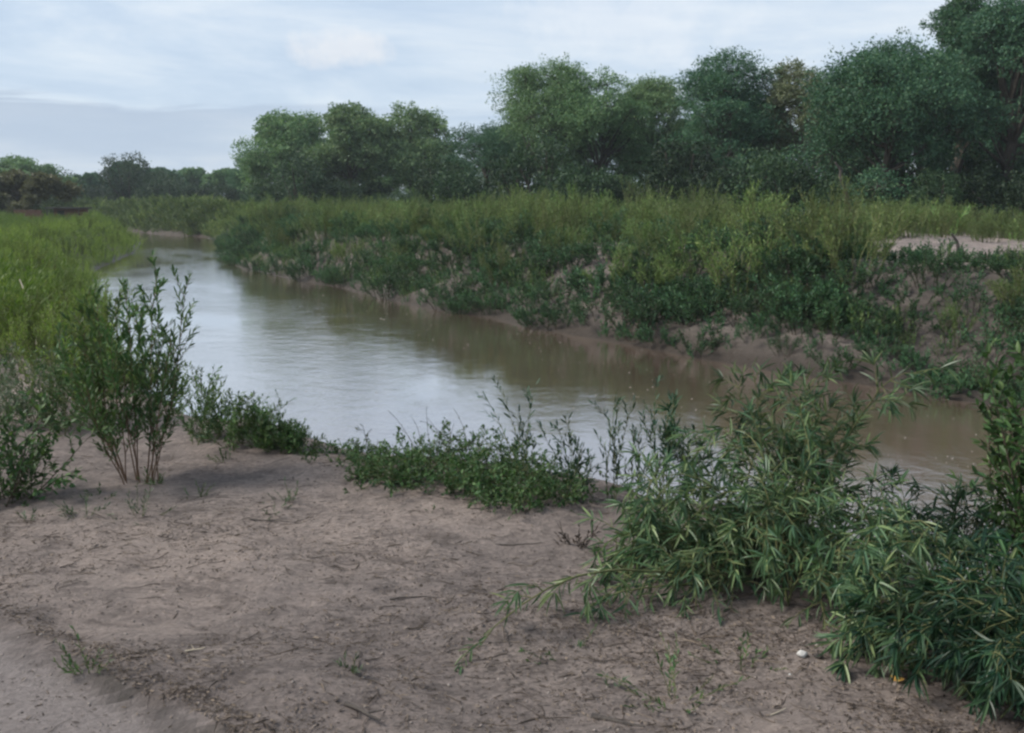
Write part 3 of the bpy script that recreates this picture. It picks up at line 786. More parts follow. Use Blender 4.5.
# dark bushes down the face of the far bank
sp_ = sample(250, 0, 0.12, 3.4, -24, 20, 12, 75, 8, 'far', 0.46, lambda x, y, d: np.where(vnoise(x * .6, y * .45, 44) > -.30 + .22 * (d < 1.2) * (y < 30), 1.0, np.where(y > 30, .8, .06)))
for i, (x, y) in enumerate(sp_):
    px = 512 + x / y * F
    if px < 480: lab, gr = 'dark leafy bush hanging over the water on the distant part of the far bank', 'dark bushes on the distant far bank'
    else: lab, gr = 'dark leafy bush on the eroded slope of the far bank', 'dark bushes on the slope of the far bank'
    plant(protos_dark, i, x, y, rng0.uniform(.6, 1.05) * (1.1 if y > 20 else .7), rng0.uniform(0, 6.3), lab, 'bush', gr, sink=.08)
rgb = np.random.default_rng(88); kk = 0
for q in range(900):
    if kk >= 38: break
    px = rgb.uniform(640, 1070); Yq = rgb.uniform(12.5, 24); xq = (px - 512) / F * Yq
    dq = seg_dist(np.array([xq]), np.array([Yq]), FARLINE)[0]
    if inside(np.array([xq]), np.array([Yq]))[0] or not (.7 < dq < 2.0): continue
    kk += 1
    plant(protos_dark, q, xq, Yq, rgb.uniform(.68, .92), rgb.uniform(0, 6.3), 'larger dark bush low on the right half of the far bank, near the water', 'bush', 'larger dark bushes low on the right half of the far bank', sink=.15)
# left bank willow growth
sp_ = sample(280, 0, 0.7, 22, -42, -4.4, 9.5, 86, 12, 'near', 0.72, lambda x, y, d: np.where((y < 26) & (d < 1.5), 0.25, 1.0) * np.where((y > 45) & (d < 4), 3, .5) * np.where((y < 14) & (x > -5.2), 0.15, 1.0))
for i, (x, y) in enumerate(sp_):
    if y < 20: lab, gr = 'bright green feathery willow shoots nearest the camera on the left bank', 'nearer willow shoots on the left bank'
    else: lab, gr = 'bright green feathery willow shoots farther along the left bank', 'farther willow shoots on the left bank'
    if i % 6 == 3:
        plant(protos_olive, i, x, y, rng0.uniform(.6, .95), rng0.uniform(0, 6.3), 'olive weed standing among the bright willow growth on the left bank', 'weed', 'olive weeds on the left bank')
        continue
    plant(protos_bright, i, x, y, rng0.uniform(.5, 1.1) * (1.05 if y < 20 else 1) * (.85 + .5 * vnoise(np.array([x * .3]), np.array([y * .3]), 15)[0]), rng0.uniform(0, 6.3), lab, 'willow clump', gr)

for (px, Yq, sq) in [(60, 9.6, 1.0), (84, 8.9, .95), (104, 8.2, .80), (78, 7.7, .72), (118, 9.0, .72), (40, 8.8, .8), (98, 10.4, .95), (20, 10.2, .85)]:
    xq = (px - 512) / F * Yq
    plant(protos_bright, int(px), xq, Yq, sq, px, 'bright green willow shoots close behind the reddish-stemmed shrub', 'willow clump', 'willow shoots close behind the reddish-stemmed shrub')
rgb = np.random.default_rng(89)
for q in range(34):
    px = rgb.uniform(845, 1060); Yq = rgb.uniform(28.5, 37); xq = (px - 512) / F * Yq
    plant(protos_olive, q, xq, Yq, rgb.uniform(.7, 1.15), rgb.uniform(0, 6.3), 'olive weed in the row behind the bare sand shelf on the right', 'weed', 'olive weeds behind the bare sand shelf')

# uncountable cover: one object per region
def cover(name, n, seed, side, lo, hi, box, leafmat, H, L, Wd, nst, nl, lab, dens=None, mind=None):
    rng = np.random.default_rng(seed)
    st, lf = weed_arrays(seed=seed, H=H, spread=H * .7, nst=nst, nl=nl, L=L, Wd=Wd, ang=.7, twig=1)
    V, fs, ms = lf.arrays()
    X_ = rng.uniform(box[0], box[1], n * 12); Y_ = box[2] + (box[3] - box[2]) * rng.uniform(0, 1, n * 12) ** 1.6
    d = seg_dist(X_, Y_, FARLINE if side == 'far' else NEARLINE); dO = seg_dist(X_, Y_, NEARLINE if side == 'far' else FARLINE)
    ok = (~inside(X_, Y_)) & (d > lo) & (d < hi) & (d < dO) & PX_ok(X_, Y_)
    if dens is not None: ok &= rng.uniform(0, 1, n * 12) < dens(X_, Y_, d)
    X_, Y_ = X_[ok][:n], Y_[ok][:n]; Z_ = height(X_, Y_)
    a = rng.uniform(0, 6.28, len(X_)); s = rng.uniform(.4, 1.3, len(X_)) * (1 + 1.1 * vnoise(X_ * .35, Y_ * .35, seed) + .6 * vnoise(X_ * .1, Y_ * .1, seed + 3)) * (1 + np.maximum(0, Y_ - 40) / 110)
    c_, s_ = np.cos(a), np.sin(a)
    VX = (V[None, :, 0] * c_[:, None] - V[None, :, 1] * s_[:, None]) * s[:, None] + X_[:, None]
    VY = (V[None, :, 0] * s_[:, None] + V[None, :, 1] * c_[:, None]) * s[:, None] + Y_[:, None]
    VZ = V[None, :, 2] * s[:, None] + Z_[:, None]
    VV = np.stack([VX, VY, VZ], -1).reshape(-1, 3)
    FF = (fs[0][None] + (np.arange(len(X_)) * len(V))[:, None, None]).reshape(-1, fs[0].shape[1])
    tag(add_mesh(name, VV, [FF], leafmat), lab, 'ground cover', None, 'stuff')
cover('weed_cover', 1100, 901, 'far', 1.8, 26, (-30, 30, 13, 90), M['weed_olive'], .45, .07, .02, 6, 14, 'low olive weeds filling the ground between the tall weeds on the far bank',
      lambda x, y, d: np.where(bare(x, y), .10, 1.0))
cover('bank_creeper', 1300, 902, 'far', .03, 3.2, (-26, 20, 12, 78), M['weed_dark'], .38, .065, .032, 7, 12, 'dark creeping leaves over the slope of the far bank',
      lambda x, y, d: np.where(vnoise(x * .6, y * .45, 44) > -.25, 1.0, np.where(y > 30, .8, .12)))
cover('slope_weeds', 1500, 906, 'far', .15, 3.2, (-26, 22, 12, 60), M['weed_olive'], .55, .065, .018, 7, 16, 'olive weeds straggling over the upper slope of the far bank',
      lambda x, y, d: np.where(bare(x, y), .1, np.where(y > 27, 1.0, (d > .8) * np.where(vnoise(x * .5, y * .4, 71) > -.1, 1.0, .15))))
cover('bend_edge_weeds', 900, 908, 'far', .05, 4.5, (-75, -16, 84, 125), M['weed_olive'], .85, .16, .06, 8, 16, 'weeds overhanging the water edge beyond the bend of the river')
cover('bend_weeds', 1500, 907, 'far', .2, 14, (-150, -18, 80, 160), M['weed_olive'], .95, .16, .05, 8, 16, 'weeds lining the far bank beyond the bend of the river')
cover('meadow_weeds', 1500, 903, 'far', 14, 120, (-70, 60, 26, 150), M['weed_olive'], .7, .14, .04, 7, 14, 'olive weeds of the meadow reaching back to the wood')
cover('waterside_willow_growth', 900, 909, 'near', .02, 3.5, (-42, -4, 13, 110), M['weed_bright'], .7, .055, .014, 11, 26, 'bright green growth hanging over the water along the left bank')
cover('willow_undergrowth', 1900, 904, 'near', .1, 50, (-70, -3.2, 9, 135), M['weed_bright'], .75, .055, .014, 11, 28, 'bright green undergrowth between the willow shoots on the left bank',
      lambda x, y, d: np.where((y < 14) & (x > -5.2), .15, 1.0))

# small shed beyond the left meadow
def box(acc, x0, x1, y0, y1, z0, z1, mi=0):
    V = [(x, y, z) for z in (z0, z1) for y in (y0, y1) for x in (x0, x1)]
    acc.add(V, [(0, 2, 3, 1), (4, 5, 7, 6), (0, 1, 5, 4), (2, 6, 7, 3), (0, 4, 6, 2), (1, 3, 7, 5)], mi)
sx0 = at_y(66, 210, 77)[0]
shed = empty('shed', (sx0, 77, H1(sx0, 77)), 0, .74)
a = Acc(); box(a, -1.3, 1.3, 0, 2.4, -.2, 1.55); a.build('wall', M['brick'], shed)
a = Acc(); box(a, -1.9, 1.6, -.5, 2.7, 1.553, 1.72); a.build('roof', M['roof'], shed)
a = Acc(); box(a, -.9, -.2, -.04, 0.02, 0, 1.35); a.build('doorway_shade', M['opening'], shed)  # dark slab standing in for the shaded doorway
for xx in (-1.8, 1.5):
    a = Acc(); tube(a, [(xx, -.42, -.1), (xx, -.42, 1.55)], .05, .05, 6); a.build('post', M['bark'], shed)
tag(shed, 'small low red-brown shed with a dark flat roof under the distant left trees', 'shed')
bx = at_y(27, 210, 74)[0]
a = Acc()
for r_ in range(5):
    for c_ in range(9):
        o_ = .11 if r_ % 2 else 0
        box(a, -1.0 + c_ * .225 + o_, -1.0 + c_ * .225 + .215 + o_, 0, .14, -.1 + r_ * .25, -.1 + r_ * .25 + .24)
lw = a.build('brick_wall', M['brick']); lw.location = (bx, 74, H1(bx, 74) - .1)
tag(lw, 'short low piece of red-brown wall left of the small shed', 'wall')

# ------------------------------------------------------------------ foreground plants
def shrub(name, loc, seed, stems, stemmat, leafmat, leafkw, twigkw=None, r=.006, label='', cat='shrub', group=None, wob=.05, seg=12, stem_name='stem', t0=.3, nleaf=30, grav=0.0, bare_to=0.0):
    """each main stem is a part; its twigs belong to it and its leaves are its sub-part"""
    rng = np.random.default_rng(seed)
    root = empty(name, loc)
    for (ox, oy, dx, dy, dz, ln) in stems:
        st = Acc(); lf = Acc()
        pts = grow((ox, oy, -.05), (dx, dy, dz), ln, rng, seg, grav, wob)
        tube(st, pts, r * (0.5 + .4 * ln), .0010, 6)
        leaf_along(lf, pts, rng, t0, nleaf, **leafkw)
        if twigkw:
            tk = dict(twigkw); n = tk.pop('n'); tl = tk.pop('len'); tg = tk.pop('grav', 0); nl = tk.pop('nleaf'); tt0 = tk.pop('t0', .3); out = tk.pop('out', .6); ros = tk.pop('ros', 0); upb = tk.pop('up', .15)
            for q in range(n):
                tt = tt0 + (1 - tt0) * (q + rng.uniform(0, 1)) / n * .97
                p, tn = along(pts, np.array([tt]))
                sidev = norm(np.cross(tn[0], rng.normal(0, 1, 3)))
                d = tn[0] * (1 - out) + sidev * out + np.array([0, 0, upb])
                l2 = tl * rng.uniform(.55, 1.15) * (1.15 - .6 * tt)
                tp = grow(p[0], d, l2, rng, 7, tg, .07)
                tube(st, tp, r * .38, .0009, 5)
                leaf_along(lf, tp, rng, .12, nl, **leafkw)
                if ros:
                    k = rng.integers(ros - 2, ros + 3)
                    e = tp[-1]; tn2 = norm(tp[-1] - tp[-2])
                    ph = rng.uniform(0, 6.28, k); aa = norm(np.cross(tn2, [.2, .9, .3])); bb = np.cross(tn2, aa); an = rng.uniform(.35, 1.25, k)
                    D = tn2 * np.cos(an)[:, None] + (aa * np.cos(ph)[:, None] + bb * np.sin(ph)[:, None]) * np.sin(an)[:, None]
                    D[:, 2] -= leafkw.get('droop', 0)
                    Ls = leafkw['L'] * rng.uniform(.75, 1.2, k)
                    leaves(lf, np.tile(e, (k, 1)), D, Ls, leafkw['Wd'] * Ls / leafkw['L'], rng, leafkw.get('tmpl', LANCE), .5)
        s_ob = st.build(stem_name, stemmat, root, smooth=True)
        f_ob = lf.build('leaves', leafmat, s_ob)
    tag(root, label, cat, group)
    return root
def gp(px, py, z=1.4):
    x, y = at_z(px, py, z)
    for _ in range(4):
        z = H1(x, y); x, y = at_z(px, py, z)
    return (x, y, z)

rg = np.random.default_rng(4)
# A: multi-stemmed shrub left
loc = gp(140, 483)
stems = []
for i in range(12):
    a = rg.uniform(0, 6.28); r_ = rg.uniform(.02, .12); tl = rg.uniform(.04, .38)
    stems.append((math.cos(a) * r_, math.sin(a) * r_, math.cos(a) * tl, math.sin(a) * tl, 1, rg.uniform(.85, 1.12)))
stems += [(.03, 0, .12, 0, 1, 1.38), (-.02, .03, -.10, .02, 1, 1.22), (.05, .02, .18, 0, 1, 1.25), (-.06, 0, -.28, 0, 1, 1.05), (.0, .0, .03, 0, 1, 1.2)]
shrub('willow_shrub', loc, 11, stems, M['stem_red'], M['leaf_shrub'], dict(L=.054, Wd=.013, ang=.75, tmpl=LANCE_FLAT), dict(n=17, len=.24, nleaf=16, t0=.22, out=.45, up=.25), r=.0048,
      label='upright shrub with bare reddish stems fanning from the sand by the river', cat='shrub', t0=.42, nleaf=34)
# B: dark bush at the left edge
loc = gp(8, 500)
stems = [(rg.uniform(-.1, .1), rg.uniform(-.1, .1), rg.normal(0, .45), rg.normal(0, .4), 1, rg.uniform(.4, .68)) for i in range(16)]
shrub('leafy_bush', loc, 12, stems, M['stem_dark'], M['leaf_shrub'], dict(L=.045, Wd=.020, ang=1.0, tmpl=OVATE), dict(n=9, len=.2, nleaf=11, t0=.08, out=.6), r=.005,
      label='dark round-leaved bush cut by the left edge of the picture', cat='bush', t0=.1, nleaf=22, wob=.09)
# background bushes between A and the willow growth
for (px, py, z, hh, lab) in [(60, 432, 1.4, .75, 'dark green bush behind the reddish-stemmed shrub, on its left'), (208, 442, 1.3, .56, 'leafy green weed on the bank edge touching the right side of the reddish-stemmed shrub'),
                      (247, 446, 1.3, .40, 'leafy green weed on the bank edge, second to the right of the reddish-stemmed shrub'), (292, 450, 1.3, .20, 'short green weed where the bank edge growth thins out')]:
    loc = gp(px, py)
    stems = [(rg.uniform(-.12, .12), rg.uniform(-.1, .1), rg.normal(0, .35), rg.normal(0, .3), 1, hh * rg.uniform(.55, 1.0)) for i in range(22)]
    shrub('leafy_weed', loc, int(px), stems, M['stem_green'], M['leaf_shrub'], dict(L=.032, Wd=.011, ang=.95, tmpl=LANCE_FLAT), dict(n=9, len=.17, nleaf=12, t0=.12, out=.5), r=.0035,
          label=lab, cat='weed', t0=.1, nleaf=28, wob=.08)
for (px, py, z, hh, lab) in [(28, 425, 1.4, .45, 'grey-green weed between the left edge bush and the bright willow growth'), (95, 415, 1.4, .8, 'taller green weed touching the left side of the reddish-stemmed shrub'), (5, 410, 1.4, .6, 'grey-green weed at the left edge above the dark round-leaved bush')]:
    loc = gp(px, py)
    stems = [(rg.uniform(-.25, .25), rg.uniform(-.2, .2), rg.normal(0, .35), rg.normal(0, .3), 1, hh * rg.uniform(.55, 1.0)) for i in range(18)]
    shrub('leafy_weed', loc, int(px) + 900, stems, M['stem_green'], M['leaf_grey'] if px != 95 else M['weed_bright'], dict(L=.045, Wd=.012, ang=.9, tmpl=LANCE_FLAT), dict(n=6, len=.17, nleaf=10, t0=.12, out=.5), r=.004,
          label=lab, cat='weed', t0=.1, nleaf=22, wob=.08)
# feathery lone weed
loc = gp(368, 462)
shrub('feathery_weed', loc, 31, [(0, 0, .05, 0, 1, .27), (.02, 0, .3, 0, 1, .18), (-.02, 0, -.35, .1, 1, .18)], M['stem_dark'], M['leaf_grey'], dict(L=.03, Wd=.007, ang=1.1, tmpl=LANCE_FLAT),
      dict(n=7, len=.10, nleaf=10, t0=.2, out=.8, up=0), r=.003, label='small feathery grey-green weed alone against the water', cat='weed', t0=.4, nleaf=10)
# C2: sprawling mounds
for (px, py, rad, hh, n, lab) in [(328, 458, .16, .10, 12, 'low green weeds at the tip of the bank edge, right of the short thinning weed'), (366, 466, .16, .09, 12, 'low green weeds around the lone feathery weed'), (400, 472, .26, .22, 42, 'low thin end of the creeping weeds at the bank edge, left of the dense mound'),
                               (455, 480, .34, .36, 90, 'dense dark green creeping weed mound on the bank edge'),
                               (518, 496, .32, .27, 80, 'dark creeping weed mound right beside the tall leafy shoot')]:
    loc = gp(px, py)
    stems = []
    for i in range(n):
        a = rg.uniform(0, 6.28); q = rad * math.sqrt(rg.uniform()); stems.append((math.cos(a) * q, math.sin(a) * q * .8 + .05, math.cos(a) * .8, math.sin(a) * .8, 1, hh * rg.uniform(.6, 1.15)))
    shrub('creeping_weed', loc, int(px), stems, M['stem_green'], M['leaf_shrub'], dict(L=.026, Wd=.0125, ang=1.1, tmpl=OVATE), dict(n=7, len=.12, nleaf=10, t0=.05, out=.6), r=.003,
          label=lab, cat='weed', t0=.05, nleaf=16, wob=.14, grav=.25, seg=8)
# thin bare tendrils in the mound
loc = gp(450, 472)
shrub('dry_grass_tuft', loc, 41, [(rg.uniform(-.15, .15), 0, rg.normal(-.25, .3), 0, 1, rg.uniform(.3, .48)) for i in range(12)], M['stem_dark'], M['leaf_grey'], dict(L=.018, Wd=.004, ang=.6, tmpl=LANCE_FLAT), r=.0022,
      label='tuft of thin bare brownish stalks sticking up from the creeping weeds', cat='grass', t0=.6, nleaf=8, grav=.2)
# C3 willow shoots by the water
shoots = [(533, 502, -.18, .62, 'tall leafy willow shoot rising at the right end of the creeping mound', 3), (592, 512, -.42, .50, 'willow shoot leaning left over the water beside the creeping mound', 2),
          (612, 514, .05, .58, 'upright willow shoot standing against bright water left of the big drooping bush', 3), (655, 522, .10, .62, 'willow shoots with paler leaves just left of the big drooping bush', 4),
          (690, 528, -.12, .52, 'short willow shoots partly hidden by the left side of the big drooping bush', 4), (570, 508, .35, .34, 'small willow shoot leaning right between two longer ones', 2), (640, 516, -.25, .42, 'thin willow shoot leaning left in the middle of the waterside shoots', 3)]
for (px, py, ln, hh, lab, ns) in shoots:
    x, y, z = gp(px, py); y += .18; z = H1(x, y)
    st = [(rg.uniform(-.05, .05), rg.uniform(-.05, .05), ln + rg.normal(0, .12), rg.normal(0, .1), 1, hh * rg.uniform(.8, 1.12)) for i in range(ns + 1)]
    shrub('willow_shoot', (x, y, z), int(px) + 7, st, M['stem_green'], M['leaf_cool'], dict(L=.050, Wd=.0105, ang=.7, tmpl=LANCE_FLAT), dict(n=4, len=.16, nleaf=8, t0=.3, out=.4, up=.2), r=.0035,
          label=lab, cat='willow shoot', t0=.12, nleaf=26, wob=.06)
# F dark dead-looking plant
loc = gp(574, 545)
shrub('dark_sprig', loc, 51, [(rg.uniform(-.03, .03), 0, rg.normal(0, .5), rg.normal(0, .3), 1, rg.uniform(.10, .19)) for i in range(16)], M['stem_dark'], M['leaf_dead'], dict(L=.022, Wd=.009, ang=.9, tmpl=OVATE), r=.003,
      label='small blackish withered plant standing alone on the sand', cat='plant', t0=.25, nleaf=12)

# D: the big drooping lance-leaved growth on the right
LL = dict(L=.088, Wd=.0100, ang=1.0, tmpl=LANCE, droop=.10, roll=1.0)
def big(name, px, py, seed, specs, mat, label, cat='bush', lk=None, tw=None, r=.007, nleaf=24, loc=None, wob=.08, grav=.3, t0=.2):
    loc = loc or gp(px, py)
    d = dict(LL); d.update(lk or {})
    t = dict(n=11, len=.27, nleaf=9, t0=.12, out=.6, grav=.25, ros=7, up=.12); t.update(tw or {})
    return shrub(name, loc, seed, specs, M['stem_green'], mat, d, t, r=r, label=label, cat=cat, t0=t0, nleaf=nleaf, wob=wob, grav=grav)
def fan(n, sx, sy, tilt, lo, hi, bx=0, by=0):
    o = []
    for i in range(n):
        a = rg.uniform(0, 6.28); k = rg.uniform(.3, 1.1)
        o.append((rg.uniform(-sx, sx), rg.uniform(-sy, sy), math.cos(a) * tilt * k + bx, math.sin(a) * tilt * k + by, 1, rg.uniform(lo, hi)))
    return o
big('arching_bush', 742, 585, 61, [(0, 0, -1.0, -.10, .46, 1.5), (0, .05, -1.0, .10, .58, 1.40), (0, 0, -1.0, -.25, .45, 1.0), (.02, 0, -.7, -.35, .8, .6), (0, .1, -1, .25, .85, .55), (0, .12, -.9, .4, 1.1, .5), (0, 0, -.4, -.5, .8, .45), (0, .1, -1, .0, .36, 1.42), (0, .1, -1, .2, .5, .8), (0, 0, -1, -.3, .6, .75)], M['leaf_lance'],
    'yellow-green narrow-leaved boughs arching low to the left over the sand', grav=.26, tw=dict(len=.24, n=10, grav=.4))
big('drooping_bush', 805, 585, 62, fan(22, .28, .2, .60, .45, .98, -.14, -.05), M['leaf_lance'], 'dense narrow-leaved bush with drooping yellow-green fans of leaves in the middle of the right-hand thicket', grav=.35)
x, y = 1.42, 4.45
big('tall_narrow_leaved_shrub', 0, 0, 63, fan(8, .16, .15, .22, .5, .95, -.04) + [(.05, 0, .02, 0, 1, 1.22), (-.1, 0, -.2, 0, 1, .9)], M['leaf_lance'], 'tallest narrow-leaved shrub of the thicket, its top in front of the muddy water', loc=(x, y, H1(x, y)), grav=.14, cat='shrub',
    tw=dict(len=.24, grav=.1, up=.2), lk=dict(droop=.05))
x, y = 1.12, 4.75
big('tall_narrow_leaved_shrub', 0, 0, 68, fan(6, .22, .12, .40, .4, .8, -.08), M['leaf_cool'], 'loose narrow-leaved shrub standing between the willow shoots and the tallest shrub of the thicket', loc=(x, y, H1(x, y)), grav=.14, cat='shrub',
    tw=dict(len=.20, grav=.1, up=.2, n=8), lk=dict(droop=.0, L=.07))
big('drooping_bush', 948, 655, 64, fan(10, .2, .15, .55, .35, .62, -.05, -.12), M['leaf_lance'], 'narrow-leaved bush trailing down to the sand at the lower right, beside the yellow leaf', grav=.5)
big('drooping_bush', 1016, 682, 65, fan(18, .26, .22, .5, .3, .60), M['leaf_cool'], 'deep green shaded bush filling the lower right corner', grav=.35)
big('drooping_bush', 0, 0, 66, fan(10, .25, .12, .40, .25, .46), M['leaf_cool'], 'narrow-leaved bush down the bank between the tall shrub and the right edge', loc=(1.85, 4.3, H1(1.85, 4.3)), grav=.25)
rg = np.random.default_rng(404)
big('drooping_bush', 700, 566, 69, fan(13, .18, .14, .55, .35, .62, -.22, -.05), M['leaf_lance'], 'low narrow-leaved bush at the left end of the thicket, behind the arching boughs', grav=.32, tw=dict(len=.22))
# E: tall broad-leaved shrub at right edge
sp6 = []
for i in range(26):
    a = rg.uniform(0, 6.28); sp6.append((rg.uniform(-.1, .15), rg.uniform(-.1, .1), math.cos(a) * .15 + .03, math.sin(a) * .2, 1, rg.uniform(.9, 1.42)))
shrub('tall_leafy_shrub', (2.30, 4.10, H1(2.30, 4.10)), 67, sp6, M['stem_dark'], M['leaf_shrub'], dict(L=.055, Wd=.022, ang=.9, tmpl=OVATE), dict(n=12, len=.26, nleaf=12, t0=.12, out=.55, up=.2), r=.007,
      label='tall dark broad-leaved shrub cut off by the right edge', t0=.15, nleaf=36)

# ------------------------------------------------------------------ seedlings on the sand
seeds = [(98, 498, .05, .10, 'leaf_shrub', 'flat green seedling in front of the left edge bush'), (140, 516, .09, .14, 'leaf_grey', 'greyish weed tuft on the sand below the reddish-stemmed shrub'),
         (84, 513, .08, .12, 'leaf_grey', 'thin greyish tuft on the sand, left of the larger grey tuft'), (160, 484, .07, .10, 'leaf_shrub', 'small green sprout at the foot of the reddish stems'),
         (200, 497, .08, .05, 'leaf_grey', 'thin upright seedling just right of the reddish-stemmed shrub'), (226, 460, .08, .05, 'leaf_shrub', 'slim upright seedling near the bank edge weeds'),
         (272, 508, .04, .16, 'leaf_grey', 'flattened grey-green twiggy weed in the middle of the upper sand'), (290, 500, .08, .08, 'leaf_grey', 'little branching weed touching the flattened twiggy one'),
         (88, 668, .09, .12, 'leaf_shrub', 'small fern-like weed beside the wheel track at lower left'), (345, 500, .03, .07, 'leaf_grey', 'tiny flat weed farther right on the upper sand'),
         (435, 508, .03, .08, 'leaf_shrub', 'flat green mat of seedlings below the dense creeping mound'), (350, 668, .05, .05, 'leaf_grey', 'tiny weed near the middle of the lower sand'),
         (560, 655, .05, .22, 'leaf_shrub', 'low sprawling green weed under the tips of the arching boughs'), (675, 700, .12, .18, 'leaf_shrub', 'leafy green weed on the sand at the bottom below the thicket'),
         (745, 665, .08, .13, 'leaf_shrub', 'small weed between the thicket and the bottom edge'), (478, 640, .03, .04, 'leaf_grey', 'tiny upright sprout left of the sprawling weed'),
         (30, 520, .05, .06, 'leaf_grey', 'tiny tuft on the sand near the left edge'), (610, 690, .04, .06, 'leaf_grey', 'tiny tuft left of the leafy weed at the bottom')]
for (px, py, hh, rad, mk, lab) in seeds:
    loc = gp(px, py); n = 5 + int(rad * 60)
    st = [(0, 0, rg.normal(0, rad / hh * .8), rg.normal(0, rad / hh * .6), 1, (hh + rad * .6) * rg.uniform(.7, 1.35)) for i in range(n)]
    shrub('seedling', loc, px + py, st, M['stem_green'], M[mk], dict(L=.028, Wd=.008, ang=.8, tmpl=LANCE_FLAT), r=.002, label=lab, cat='seedling', t0=.1, nleaf=15, wob=.12, seg=6)

# ------------------------------------------------------------------ sticks, stones and scraps
def stick(px, py, length, ang, rad, mat, label, z_up=.0, name='stick', loc=None, forks=0, seed=0):
    rng = np.random.default_rng(seed + int(px))
    loc = loc or gp(px, py)
    a = Acc(); d = (math.cos(ang), math.sin(ang), z_up)
    pts = grow((0, 0, rad * .6), d, length, rng, 7, 0, .07); pts[:, 2] = np.maximum(pts[:, 2], rad * .6) if z_up < .1 else pts[:, 2]
    tube(a, pts, rad, rad * .4, 7)
    for q in range(forks):
        p, tn = along(pts, np.array([rng.uniform(.3, .8)])); d2 = tn[0] + np.array([rng.normal(0, .6), rng.normal(0, .6), rng.uniform(0, .2)])
        tube(a, grow(p[0], d2, length * .35, rng, 4, 0, .08), rad * .5, rad * .2, 5)
    o = a.build(name, mat, None, smooth=True); o.location = loc
    tag(o, label, 'stick'); return o
stick(592, 718, .17, -.45, .011, M['stick_dark'], 'thick blackish stick half buried at the bottom edge')
stick(345, 705, .16, -.55, .008, M['stick_dark'], 'dark stick lying slantwise right of the wheel track', forks=1)
stick(250, 520, .30, -.1, .004, M['stick_dark'], 'thin dark twig lying across the upper sand', forks=2)
stick(185, 652, .07, .4, .004, M['stick_pale'], 'short pale twig on the lower sand left of centre', forks=1)
stick(770, 716, .07, .5, .0035, M['stick_pale'], 'short pale straw at the bottom right of centre')
stick(786, 679, .10, -.35, .005, M['stick_dark'], 'dark twig with a whitish knob at its end, lying on the sand at lower right')
stick(680, 610, .45, .3, .005, M['stem_dark'], 'long thin curved twig under the drooping thicket', forks=2)
stick(495, 545, .22, -.2, .004, M['stick_dark'], 'thin twig on the sand left of the blackish withered plant')
stick(390, 600, .20, .25, .0035, M['stick_dark'], 'slender dark twig in the middle of the open sand')
x, y, z = gp(35, 395); y = 11.5; x = at_y(36, 330, y)[0]
stick(0, 0, .9, 2.2, .016, M['stick_pale'], 'pale dry stick leaning among the willow shoots on the left', z_up=1.6, loc=(x, y, H1(x, y)))
def stone(px, py, r, mat, label, name='stone', cat='stone', sc_=(1, .8, .6), seed=1):
    rng = np.random.default_rng(seed); loc = gp(px, py)
    u = np.linspace(0, math.pi, 9); v = np.linspace(0, 2 * math.pi, 14, endpoint=False); V = []
    for a_ in u:
        for b_ in v:
            k = r * (1 + .12 * math.sin(3 * b_ + seed) * math.sin(2 * a_) + .05 * rng.normal() * math.sin(a_))
            V.append((k * math.sin(a_) * math.cos(b_) * sc_[0], k * math.sin(a_) * math.sin(b_) * sc_[1], k * math.cos(a_) * sc_[2] + r * sc_[2] * .7))
    Fq = [(i * 14 + j, (i + 1) * 14 + j, (i + 1) * 14 + (j + 1) % 14, i * 14 + (j + 1) % 14) for i in range(8) for j in range(14)]
    o = add_mesh(name, V, [Fq], mat, smooth=True); o.location = loc
    return tag(o, label, cat)
stone(802, 656, .019, M['white'], 'small white rounded stone under the thicket at lower right', seed=3)
stone(818, 658, .016, M['stick_dark'], 'small dark clod touching the white rounded stone', name='clod', cat='clod', seed=4)
stone(790, 675, .005, M['white'], 'tiny white knob-like pebble at the end of the dark twig', seed=6)
rngl = np.random.default_rng(9)
a = Acc(); leaves(a, [(0, 0, .012), (.004, 0, .016)], [(1, .3, .1), (.3, 1, .25)], .045, .026, rngl, OVATE, .3)
fl = a.build('fallen_leaf', M['leaf_yellow']); fl.location = gp(893, 684); tag(fl, 'yellow-brown fallen leaf on the sand below the trailing bush', 'leaf')
# curved dead stub on the sand shelf
stub_x, stub_y = at_z(957, 256, 1.95)
a = Acc(); tube(a, [(0, 0, -.1), (.02, 0, .15), (-.02, 0, .32), (-.14, 0, .47)], .045, .02, 7)
sb = a.build('dead_stump', M['stick_dark']); sb.location = (stub_x, stub_y, H1(stub_x, stub_y)); tag(sb, 'curved dead stump sticking up from the bare sand shelf', 'stump')

